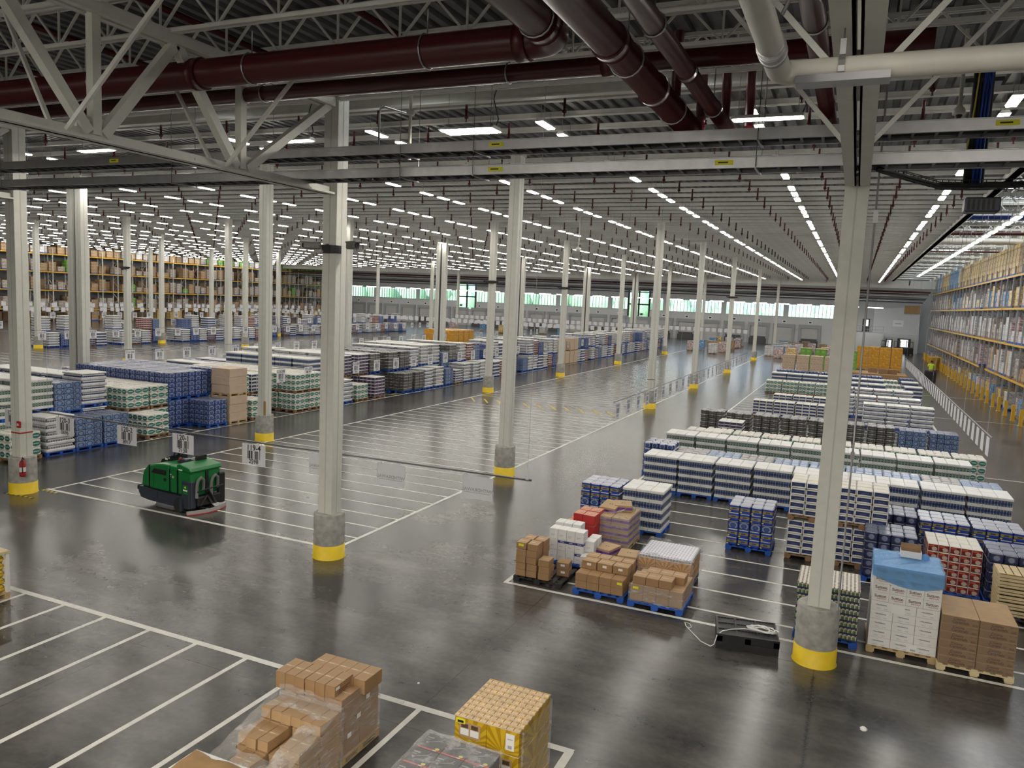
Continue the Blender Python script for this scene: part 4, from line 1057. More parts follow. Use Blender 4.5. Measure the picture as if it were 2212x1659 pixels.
# ------------------------------------------------------------------ hanging signs
def build_signs():
    def rod(label, p0, p1, wires, r=.022):
        t = thing('sign_rod', label, 'rod', p0)
        d = Vector(p1) - Vector(p0)
        b = MB(); b.tube([(0, 0, 0), d * .25 + Vector((0, 0, -.01)), d * .5 + Vector((0, 0, -.015)), d * .75 + Vector((0, 0, -.01)), d], r, 8); part('tube', b, 'rod_steel', t)
        for u in wires:
            p = d * u; b = MB(); b.tube([p, (p.x, p.y, 10.5 - p0[2])], .005, 4); b.tube([p - d.normalized() * .04, p + d.normalized() * .04], r * 1.4, 8); part('wire', b, 'wire', t)
        return t
    pl = MB(); pl.box(-.36, -.004, -.50, .36, .004, 0); plate = pl.mesh('plate', 'sign_white')
    hg = MB()
    for x in (-.25, .25): hg.tube([(x, 0, -.02), (x, 0, .07)], .006, 5)
    hg = hg.mesh('hanger', 'wire')
    bc = MB(); bc.quad([(-.20, -.006, -.365), (.20, -.006, -.365), (.20, -.006, -.165), (-.20, -.006, -.165)]); bc = bc.mesh('barcode', 'barcode')
    rod('dark sign rod hung across the front of the striped stalls', (-24.0, 14.40, 2.19), (-5.79, 14.40, 2.29), (.19, .742, .995))
    def zr(x): return 2.19 + (x + 24) / 18.21 * .10 - .075
    front = [(-22.05, '121-1', '9712'), (-19.85, '120-3', '0696'), (-17.43, '120-2', '8917'), (-15.42, '120-1', '7138'), (-13.10, '119-4', '2598'), (-11.07, None, None), (-9.17, None, None), (-7.02, None, None)]
    for i, (x, a, n) in enumerate(front):
        t = thing('barcode_sign' if a else 'paper_sign', f'white hanging sign with barcode reading {a} above the front stalls' if a else f'blank-backed white paper sign with faint mirrored lettering, {nth(i - 4)} from the left', 'sign', (x, 14.40, zr(x)), 0, 'signs on the front rod')
        link('plate', plate, t); link('hanger', hg, t)
        if a:
            link('barcode', bc, t)
            text(a, .19, t, (0, -.007, -.095), FRONT); text(n, .15, t, (0, -.007, -.43), FRONT)
        else:
            o = text('WITHDRAWAL', .105, t, (.0, -.007, -.30), FRONT, 'ink_grey'); o.scale = (-1, 1, 1)
            b = MB(); b.box(-.31, -.006, -.365, .31, -.005, -.355); part('underline', b, 'ink_grey', t)
    # side-facing signs on rods that run away from the camera
    s = MB(); s.box(-.004, -.30, -.62, .004, .30, 0, 0, None, True)
    pside = s.mesh('barcode_sign', 'barcode_sheet')
    s = MB(); s.box(-.004, -.30, -.62, .004, .30, 0); pl2 = s.mesh('plate', 'sign_white')
    s = MB(); s.quad([(.006, -.17, -.46), (.006, .17, -.46), (.006, .17, -.2), (.006, -.17, -.2)]); bc2 = s.mesh('barcode', 'barcode')
    SETS = [('along the edge of the left block', -24.5, 28.2, 78, 2.0, 213, 208, ['7765', '6341', '5203', '4593', '3000', '1184']),
            ('second rod into the left block', -36.6, 30.0, 92, 2.0, 213, 206, ['2210', '3318', '4593', '3000', '2041', '1306', '0714']),
            ('third rod into the left block', -52.5, 32.0, 96, 2.0, 212, 201, ['0388', '5522', '0426', '8212', '0002', '0724', '6610']),
            ('fourth rod into the left block', -65.0, 39.0, 97, 2.0, 212, 205, []),
            ('rod nearest the left rack', -80.0, 48.0, 102, 2.1, 212, 211, [])]
    for name, x, y0, y1, st, pre, num, codes in SETS:
        rod(f'thin sign rod, {name}', (x, y0 - .6, 2.22), (x, y1, 2.22), (0.02, .2, .4, .6, .8, .98), .016)
        y = y0 + .5; n = 0
        while y < y1 - .3:
            lab = f'white barcode sign, {nth(n + 1)} from the near end, {name}'
            if n < len(codes):
                t = thing('barcode_sign', lab, 'sign', (x, y, 2.16), 0, 'signs ' + name)
                link('plate', pl2, t); link('barcode', bc2, t)
                text(f'{pre}-{num - 2 * n}', .165, t, (.007, 0, -.11), SIDE, sx=.95); text(codes[n], .13, t, (.007, 0, -.54), SIDE)
            else:
                tag(link('barcode_sign', pside, None, (x, y, 2.16)), lab, 'sign', 'signs ' + name)
            y += st; n += 1
    for name, x, y0, y1, st, w in (('right rack aisle', 4.32, 28.7, 76.0, 1.16, 1.0), ('striped stalls', -8.15, 28.2, 68.0, 1.55, 1.0)):
        rod(f'pale sign rod hung along the {name}', (x, y0, 2.20), (x, y1, 2.20), (.02, .15, .3, .45, .6, .8, .98), .022)
        y = y0 + .7; n = 0
        while y < y1 - .3:
            tag(link('paper_sign', pside if x < 0 else pl2, None, (x, y, 2.13)), f'plain white hanging sign, {nth(n + 1)} from the near end, rod by the {name}', 'sign', 'signs by the ' + name)
            y += st; n += 1
    b = MB()
    for (x0, y0, x1, y1, z, n) in ((-70, 100, -26, 104, 2.6, 44), (-60, 112, -14, 116, 2.9, 52), (-75, 108, -38, 112, 2.2, 40), (-95, 100, -66, 104, 2.4, 34), (-86, 56, -86.5, 112, 2.5, 30), (-90, 58, -90.5, 115, 2.9, 32), (-94, 60, -94.5, 116, 2.3, 34), (-97, 60, -97.3, 118, 2.8, 34)):
        b.tube([(x0, y0, z), (x1, y1, z)], .02, 4, 1)
        for i in range(n):
            u = (i + .5) / n; x, y = x0 + (x1 - x0) * u, y0 + (y1 - y0) * u
            b.box(*((x - .28, y - .01) if abs(x1 - x0) > 3 else (x - .01, y - .28)), z - .6, *((x + .28, y + .01) if abs(x1 - x0) > 3 else (x + .01, y + .28)), z - .04)
    tag(link('distant_sign', b.mesh('distant_sign', ['sign_white', 'rod_steel'])), 'far rows of tiny white signs hung before the dock doors', 'sign', None, 'stuff')
build_signs()

# ------------------------------------------------------------------ pallets and standard loads
PM = {}
def pallet_mesh(mat, w=1.10, d=1.05):
    k = (mat, w, d)
    if k in PM: return PM[k]
    b = MB(); h = .125; bx = w / 2; by = d / 2
    n = 7
    for i in range(n):
        x = -bx + (w - .095) * i / (n - 1); b.box(x, -by, h - .02, x + .095, by, h)
    for y in (-by, -.05, by - .10): b.box(-bx, y, h - .042, bx, y + .10, h - .021)
    for x in (-bx, -.07, bx - .14):
        for y in (-by, -.05, by - .10): b.box(x, y, .021, x + .14, y + .10, h - .043)
        b.box(x + .01, -by, 0, x + .12, by, .02)
    PM[k] = b.mesh('pallet', mat)
    return PM[k]

GRID = {}
class PackMB(MB):
    def mesh(s, name, mats):
        me = MB.mesh(s, name, mats); GRID[me.name] = (s.grid, mats)
        return me
def split_packs(layer, parent, z):
    """the packs of one layer as separate parts"""
    (nx, ny, w, d, h, bev, m, mt), mats = GRID[layer.name]
    key = 'pack:' + layer.name
    if key not in PM:
        b = MB(); b.cbox(-w / nx / 2 + .003, -d / ny / 2 + .003, 0, w / nx / 2 - .003, d / ny / 2 - .003, h - .003, bev, m, mt)
        PM[key] = b.mesh('pack', mats)
    for i in range(nx):
        for j in range(ny):
            link('pack', PM[key], parent, (-w / 2 + w * (i + .5) / nx + R.uniform(-.006, .006), -d / 2 + d * (j + .5) / ny + R.uniform(-.006, .006), z + R.uniform(-.003, .003)))

def packs(nx, ny, w, d, h, bev, m=0, mt=1, seed=1, jit=.006, rep=(1, 1)):
    """one layer of separate packs on a grid, slightly uneven"""
    b = PackMB(); r = random.Random(seed); b.grid = (nx, ny, w, d, h, bev, m, mt)
    for i in range(nx):
        for j in range(ny):
            x0, x1 = -w / 2 + w * i / nx, -w / 2 + w * (i + 1) / nx
            y0, y1 = -d / 2 + d * j / ny, -d / 2 + d * (j + 1) / ny
            q = lambda: r.uniform(-jit, jit)
            b.cbox(x0 + .003 + q(), y0 + .003 + q(), 0, x1 - .003 + q(), y1 - .003 + q(), h - .003 + q() * .8, bev, m, mt, True, rep)
    return b
def box_uvm(b, x0, y0, z0, x1, y1, z1, bev, m, mt=None):
    b.cbox(x0, y0, z0, x1, y1, z1, bev, m, mt, False)

TYPES = {}
def deftype(key, name, desc, cat, pallet, layers, w=1.06, d=1.04):
    """layers: list of (part name, mesh, height)"""
    TYPES[key] = dict(name=name, desc=desc, cat=cat, pallet=pallet, layers=layers, w=w, d=d, proto=None)
def make_types():
    def trays(band, bulge, white='tray_white', th=.085, bh=.165, w=1.07, d=1.05, seed=0):
        b = MB()
        if bulge:      # soft shrink-wrapped tray layer with rounded, bulging sides
            k = .03
            b.cbox(-w / 2, -d / 2, 0, w / 2, d / 2, th + .02, .03, 1, 1, False)
            b.cbox(-w / 2 + k, -d / 2 + k, th * .7, w / 2 - k, d / 2 - k, th + bh, .05, 0, 1, False)
        else:
            b.box(-w / 2 + .02, -d / 2 + .02, th - .01, w / 2 - .02, d / 2 - .02, th + bh, 0)
            for i in range(3):
                x0 = -w / 2 + w * i / 3
                b.box(x0 + .003, -d / 2, 0, x0 + w / 3 - .003, d / 2, th, 1)
        return b.mesh('tray_layer', [band, white])
    lid = MB()
    for i in range(3):
        for j in range(2):
            x0, y0 = -.55 + 1.10 * i / 3, -.54 + 1.08 * j / 2
            lid.cbox(x0 + .004, y0 + .003, 0, x0 + 1.10 / 3 - .004, y0 + .537, .075, .012, 0)
    lid = lid.mesh('top_tray', 'white_card')
    t1 = trays('bottles_navy', False)
    deftype('water', 'water_pallet', 'white-topped bottled water load', 'pallet load', 'pallet_blue', [('tray_layer', t1, .25)] * 4 + [('top_tray', lid, .075)])
    t2 = trays('jars_green', False, bh=.15)
    deftype('jars', 'jar_pallet', 'white-topped load with green layers', 'pallet load', 'pallet_blue', [('tray_layer', t2, .235)] * 4 + [('top_tray', lid, .075)])
    t3 = trays('bottles_grey', True, 'tray_film', .10, .13)
    so = MB(); so.cbox(-.53, -.52, 0, .53, .52, .06, .02, 0, None, False); so = so.mesh('top_sheet', 'card_lid')
    deftype('soda', 'drink_pallet', 'grey and white bulging tray load', 'pallet load', 'pallet_blue', [('tray_layer', t3, .23)] * 5 + [('top_sheet', so, .06)])
    t4 = trays('bottles_navy', True, 'tray_film', .10, .12)
    deftype('soda2', 'drink_pallet', 'navy and white bulging tray load', 'pallet load', 'pallet_blue', [('tray_layer', t4, .22)] * 5 + [('top_sheet', so, .06)])
    p = packs(4, 3, 1.06, 1.04, .268, .03, 0, 1, 2).mesh('pack_layer', ['towel_green', 'roll_tops'])
    deftype('towel', 'towel_pallet', 'paper towel load with green labels', 'pallet load', 'pallet_brown', [('pack_layer', p, .268)] * 3)
    p = packs(3, 3, 1.06, 1.04, .166, .022, 0, 1, 3).mesh('pack_layer', ['towel_navy', 'roll_tops'])
    deftype('navy', 'tissue_pallet', 'white tissue load with navy labels', 'pallet load', 'pallet_brown', [('pack_layer', p, .166)] * 5)
    def water(side, top, seed): return packs(4, 3, 1.06, 1.04, .207, .022, 0, 1, seed, .008).mesh('pack_layer', [side, top])
    wb, wg, ws, wd, wc = water('water_blue', 'caps_grey', 4), water('water_blue_gold', 'caps_white', 5), water('water_steel', 'caps_grey', 6), water('water_dark', 'caps_grey', 7), water('water_steel', 'caps_clear', 8)
    wt = packs(4, 3, 1.06, 1.04, .205, .035, 0, 1, 9, .010).mesh('pack_layer', ['water_blue', 'caps_white'])
    deftype('blue', 'bottle_pallet', 'blue shrink-wrapped bottle load', 'pallet load', 'pallet_blue', [('pack_layer', wb, .205)] * 5)
    deftype('steel', 'bottle_pallet', 'pale blue shrink-wrapped bottle load', 'pallet load', 'pallet_blue', [('pack_layer', ws, .205)] * 5)
    deftype('gold', 'bottle_pallet', 'bright blue bottle load with gold labels', 'pallet load', 'pallet_blue', [('pack_layer', wg, .205), ('pack_layer', wg, .205), ('pack_layer', wb, .205), ('pack_layer', wg, .205), ('pack_layer', wg, .205)])
    deftype('dark', 'bottle_pallet', 'dark navy bottle load', 'pallet load', 'pallet_blue', [('pack_layer', wd, .205)] * 5)
    deftype('whitecap', 'bottle_pallet', 'blue bottle load with white caps', 'pallet load', 'pallet_blue', [('pack_layer', wb, .205)] * 3 + [('pack_layer', wt, .205)] * 2)
    wcc = packs(4, 3, 1.06, 1.04, .205, .035, 0, 1, 10, .010).mesh('pack_layer', ['bottles_clear', 'caps_clear'])
    deftype('clear', 'bottle_pallet', 'clear pale blue bottle load', 'pallet load', 'pallet_blue', [('pack_layer', ws, .205)] * 3 + [('pack_layer', wcc, .205)])
    wcr = packs(4, 3, 1.06, 1.04, .205, .035, 0, 1, 11, .010).mesh('pack_layer', ['bottles_clear', 'caps_cream'])
    deftype('cream', 'bottle_pallet', 'pale bottle load with cream caps', 'pallet load', 'pallet_blue', [('pack_layer', ws, .205)] * 3 + [('pack_layer', wcr, .205)])
    def solid(side, top, h, bev=.03, seed=0, lumps=0):
        b = MB()
        b.cbox(-.53, -.52, 0, .53, .52, h, bev, 0, 1, False)
        return b.mesh('case_layer', [side, top])
    def bags(seed):
        b = MB(); r = random.Random(seed)
        for i in range(3):
            for j in range(2):
                q = r.uniform(-.012, .012)
                b.cbox(-.53 + 1.06 * i / 3, -.52 + .52 * j, 0, -.53 + 1.06 * (i + 1) / 3, .52 * j, .178 + q, .04, 0, 1, False)
        return b.mesh('bag_layer', ['brick_bags', 'bag_tops'])
    deftype('grey', 'bag_pallet', 'dark grey wrapped bag load', 'pallet load', 'pallet_blue', [('bag_layer', bags(1), .178), ('bag_layer', bags(2), .178)] * 3)
    p = packs(4, 3, 1.06, 1.04, .18, .02, 0, 1, 12).mesh('pack_layer', ['maroon_pack', 'white_card'])
    deftype('maroon', 'case_pallet', 'maroon and white case load', 'pallet load', 'pallet_brown', [('pack_layer', p, .18)] * 6)
    p = packs(4, 3, 1.06, 1.04, .18, .02, 0, 1, 13).mesh('pack_layer', ['purple_pack', 'white_card'])
    deftype('purple', 'case_pallet', 'purple-brown and white case load', 'pallet load', 'pallet_brown', [('pack_layer', p, .18)] * 6)
    p = packs(5, 3, 1.04, 1.02, .168, .012, 0, 1, 14).mesh('pack_layer', ['red_pack', 'roll_tops'])
    deftype('red', 'tissue_pallet', 'white tissue load with dark red labels', 'pallet load', 'pallet_blue', [('pack_layer', p, .168)] * 6)
    can = MB(); can.cbox(-.53, -.52, 0, .53, .52, .118, .012, 0, 1, False); can = can.mesh('can_layer', ['can_row', 'can_tops'])
    deftype('cans', 'can_pallet', 'load of labelled food cans in navy trays', 'pallet load', 'pallet_blue', [('can_layer', can, .118)] * 8)
    def cases(key, name, desc, side, top, hs, pal='pallet_wood', w=1.06, d=1.04, nm='case_layer'):
        L = []
        for h in hs:
            b = MB(); b.cbox(-w / 2, -d / 2, 0, w / 2, d / 2, h, .012, 0, 1, False); L.append((nm, b.mesh(nm, [side, top]), h))
        deftype(key, name, desc, 'pallet load', pal, L, w, d)
    cases('tan', 'carton_pallet', 'tall plain cream carton load', 'cream_carton', 'cream_carton', [.36] * 3)
    cases('bulk', 'carton_pallet', 'cream bulk bin load with hand holes', 'bulk_bin', 'cream_carton', [.9, .9])
    cases('orange', 'orange_pallet', 'orange wrapped case load', 'orange_cases', 'orange_cases', [.8, .8, .75])
    cases('orange_low', 'orange_pallet', 'low yellow-orange wrapped case load', 'orange_cases', 'orange_cases', [.55, .5])
    cases('green', 'green_pallet', 'green case load', 'green_cases', 'cream_carton', [.8, .8, .5])
    for k, side in (('r_plain', 'cartons_plain'), ('r_grey', 'cartons_grey'), ('r_white', 'cartons_white'), ('r_mixed', 'cartons_mixed'), ('r_blue', 'cartons_blue'), ('r_amber', 'cartons_amber')):
        d = {'r_plain': 'brown carton load', 'r_grey': 'greyish wrapped carton load', 'r_white': 'white wrapped carton load', 'r_mixed': 'pinkish wrapped case load', 'r_blue': 'blue wrapped case load', 'r_amber': 'amber wrapped case load'}[k]
        cases(k, k[2:] + '_load', d, side, side, [1.2])
    cases('r_green', 'green_load', 'green case load', 'green_cases', 'green_cases', [1.3])
make_types()
NLOAD = [0]
def load(key, x, y, z, label, group=None, rz=0.0, sz=1.0, detail=False):
    if any(abs(x - cx) < 1.0 and abs(y - cy) < .9 for cx, cy in COLS): return None
    T = TYPES[key]
    NLOAD[0] += 1
    j = R.uniform(-.012, .012)
    if detail or T['proto'] is None or sz != 1.0:
        t = thing(T['name'], label, T['cat'], (x, y, z), rz, group)
        link('pallet', pallet_mesh(T['pallet'], T['w'] + .03, T['d'] + .01), t)
        h = .125
        for i, (nm, me, hh) in enumerate(T['layers']):
            if detail and me.name in GRID:
                split_packs(me, t, h); h += hh; continue
            o = link(nm, me, t, (R.uniform(-.008, .008), R.uniform(-.008, .008), h)); h += hh * sz
            o.scale = (1, 1, sz)
        T['h'] = h
        if sz == 1.0 and not detail: T['proto'] = t
        return t
    c = clone(T['proto'], (x, y, z), label, rz + j)
    c['group'] = group or ''
    if not group: del c['group']
    return c
def height(key): return .125 + sum(l[2] for l in TYPES[key]['layers'])

# ------------------------------------------------------------------ left block
def build_left():
    # lane start y, product at the aisle, tiers at the aisle, product of the upper tier
    L = [(15.75, 'towel', 1, 'jars'), (16.95, 'soda', 1, 'jars'), (18.05, 'steel', 1, 'steel'), (19.15, 'steel', 1, 'soda2'),
         (21.0, 'towel', 1, 'towel'), (22.15, None, 0, 'towel'), (23.0, None, 0, 'blue'), (24.05, 'blue', 1, 'blue'), (25.2, 'tan', 2, 'tan'),
         (26.6, 'towel', 1, 'towel'), (27.8, None, 0, 'navy'), (28.6, None, 0, None), (29.55, 'towel', 2, 'towel'), (30.65, 'towel', 2, 'towel'),
         (31.9, 'water', 1, 'water'), (33.1, 'soda2', 1, 'soda'), (34.6, 'towel', 1, 'purple'), (36.2, 'purple', 1, 'purple'), (37.4, None, 0, 'grey'),
         (39.3, 'grey', 1, 'grey'), (40.6, 'grey', 1, 'grey'), (41.8, 'soda2', 1, 'soda2'), (43.1, 'soda', 1, 'soda'), (44.5, 'steel', 1, 'soda'), (45.8, 'navy', 1, 'steel'), (47.0, 'soda', 1, 'grey')]
    y = 48.4
    cyc = ['soda2', 'soda', 'soda2', 'water', 'maroon', 'soda', 'purple', 'steel', 'soda', 'soda2', 'water', 'soda', 'maroon', 'blue', 'soda2', 'blue']
    k = 0
    while y < 108:
        a, u = cyc[k % 16], cyc[(k * 3 + 1) % 16]
        if 66 < y < 70.5: a = u = 'tan'
        L.append((y, a, 2 if (y > 58 and k % 4 != 3) else 1, u)); k += 1; y += 1.13 if k % 7 else 2.2
    for i, (y, a, tiers, u) in enumerate(L):
        nd = 6 if y < 34 else 5 if y < 50 else 3
        for p in range(nd):
            x = -24.85 - 1.13 * p + R.uniform(-.03, .03); yy = y + .55 + R.uniform(-.02, .02)
            low = a if p == 0 else (a or u)
            if a == 'tan' and p > 0: low = 'blue'
            if p > 0 and R.random() < .25 and u: low = u
            if low is None: continue
            lane = f'{nth(p + 1)} from aisle, {nth(i + 1)} left lane'
            load(low, x, yy, 0, f'{TYPES[low]["desc"]}, lower tier, {lane}', 'loads in the left block')
            top = (tiers > 1) if p == 0 else True
            if p > 0 and y > 50 and R.random() < .2: top = False
            if top and u:
                up = 'blue' if u == 'tan' and p else u
                load(up, x, yy, height(low), f'{TYPES[up]["desc"]}, upper tier, {lane}', 'loads in the left block')
    # second block behind the second sign rod, and the far blocks
    prods = ['blue', 'grey', 'maroon', 'soda', 'soda2', 'grey', 'water', 'blue', 'purple', 'steel']
    y = 27.0; i = 0
    while y < 84:
        a = prods[i % 10] if y < 60 else prods[(i * 7) % 10]
        if 66 < y < 71: a = 'orange'
        for p in range(6 if y < 64 else 3):
            low = a
            lane = f'{nth(p + 1)} in, {nth(i + 1)} lane, second left block'
            load(low, -32.7 - 1.14 * p - (4 if y > 64 else 0), y + .5, 0, f'{TYPES[low]["desc"]}, lower tier, {lane}', 'loads in the second left block')
        i += 1; y += 1.14 if i % 6 else 2.4
    y = 44.0; i = 0
    far = ['soda2', 'blue', 'soda', 'purple', 'water', 'soda', 'navy', 'soda2', 'maroon', 'steel']
    while y < 104:
        a = far[i % 10]
        for p in range(2):
            for q in range(1 + (i % 3 != 1 and p == 1)):
                load(a, -63.0 - 1.14 * p - (2.0 if y > 70 else 0), y + .5, q * height(a), f'{TYPES[a]["desc"]}, {"upper" if q else "lower"} tier, {nth(p + 1)} in, {nth(i + 1)} lane, far left block', 'loads before the left rack')
        i += 1; y += 1.14 if i % 5 else 2.6
build_left()

# ------------------------------------------------------------------ right block, rows behind the front stalls
def build_right():
    G_ = 'loads in the right block'
    def row(n, y, items, x0=-5.30, pitch=1.135):
        for i, k in enumerate(items):
            if k is None: continue
            load(k, x0 + pitch * i + R.uniform(-.015, .015), y + R.uniform(-.02, .02), 0, f'{TYPES[k]["desc"]}, {nth(i + 1)} from left, {nth(n)} full row of right block', G_)
    row(1, 24.62, ['water'] * 9)
    row(2, 27.1, ['whitecap', 'cream', 'clear', 'cream', 'clear', 'clear', 'clear', 'clear', 'cream', 'clear'], -5.95, 1.10)
    row(3, 29.6, ['jars'] * 9, -5.7, 1.135)
    row(4, 32.5, [None] + ['towel'] * 9, -5.9, 1.125)
    row(5, 36.8, ['grey'] * 7 + ['steel', 'steel'], -5.72, 1.19)
    row(6, 44.9, ['navy'] * 4 + [None] + ['soda2'] * 3, -4.3, 1.12)
    row(7, 48.8, ['navy', 'navy', 'navy', 'soda2', 'soda2', 'soda2', 'soda2'], -3.6, 1.13)
    row(8, 53.5, ['soda2', 'soda2', 'soda2', 'soda2'], -.3, 1.13)
    row(9, 58.5, ['towel', 'towel', 'towel', 'towel', 'towel', 'water', 'water', 'towel', 'water'], -5.0, 1.12)
    row(10, 62.5, ['water', 'water', 'water', 'water', 'water', 'water', 'water', 'towel', 'water'], -5.0, 1.12)
    row(11, 66.5, ['blue', 'blue', 'blue', 'blue', 'blue', 'blue', 'blue', 'towel', 'blue'], -5.0, 1.12)
    row(12, 75.5, ['bulk', 'bulk', 'bulk', 'bulk'], -5.3, 1.2)
    row(13, 84.0, ['green', 'green', 'green', 'green'], -4.3, 1.4)
    row(14, 91.0, ['orange', 'orange', 'orange', 'orange'], .95, 1.1)
    row(15, 97.0, ['soda', 'soda', 'soda', 'soda', 'tan'], -.2, 1.2)
    # oddments standing on or before these rows
    load('purple', -4.7, 35.55, 0, 'short purple-brown case load standing before the grey wrapped row', G_, 0, .75)
    t = thing('open_crate', 'brown open crate of blue packs before the navy rows', 'crate', (2.3, 51.6, 0))
    b = MB(); b.box(-.75, -.5, 0, .75, .5, .55, 0); b.box(-.75, -.5, .55, -.70, .5, 1.0); b.box(.70, -.5, .55, .75, .5, 1.0); b.box(-.7, .45, .55, .7, .5, 1.0); part('crate_body', b, 'pallet_brown', t)
    for i in range(4):
        b = packs(1, 1, .33, .8, .42, .03); part('pack', b, ['water_blue', 'caps_white'], t, (-.52 + .345 * i, 0, .55))
    for i in range(4):
        t = thing('towel_pack', f'loose green-labelled towel pack lying on the white rows, {nth(i + 1)} from the left', 'pack', (-5.85 + .35 * i, 32.2, .0), 0, 'loose towel packs'); t.location.z = 0.0
        b = packs(1, 1, .33, .9, .93, .03); part('pack', b, ['towel_green', 'roll_tops'], t)
    t = thing('carton_sheet', 'low brown stack of flattened cartons before the orange cases', 'cartons', (2.4, 82.0, 0)); b = MB(); b.box(-2.4, -2, 0, 2.4, 2, .35); part('stack', b, 'cardboard', t)
    for i, (x, y) in enumerate([(2.8, 81.2), (3.6, 81.6), (1.9, 82.0)]):
        t = thing('cardboard_box', f'brown cardboard box on the flattened cartons, {nth(i + 1)} of three', 'box', (x, y, .35)); b = MB(); b.cbox(-.4, -.35, 0, .4, .35, .45, .01); part('carton', b, 'cardboard_dark', t)
    # staging goods by the dock doors
    kinds = ['r_plain', 'r_mixed', 'r_white', 'r_grey', 'r_amber', 'r_blue', 'r_plain', 'soda2', 'r_mixed', 'maroon']
    i = 0
    for y in (100, 104, 108, 113, 119, 124):
        for x in (-19.5, -17.6, -15.9, -9.6, -8.3, -6.9, -5.2, -3.6, -2.2, -.6):
            if R.random() < .35: continue
            k = R.choice(kinds); i += 1
            load(k, x + R.uniform(-.4, .4), y + R.uniform(-.6, .6), 0, f'{TYPES[k]["desc"]} staged before the dock doors, {nth(i)} counted from the front', 'loads staged by the dock', R.uniform(-.1, .1))
    for x in range(8):
        k = R.choice(kinds); load(k, -28 - 5.2 * x, 121 + R.uniform(-3, 3), 0, f'{TYPES[k]["desc"]} far off by the dock doors, {nth(x + 1)} counted leftward', 'loads staged by the dock')
build_right()

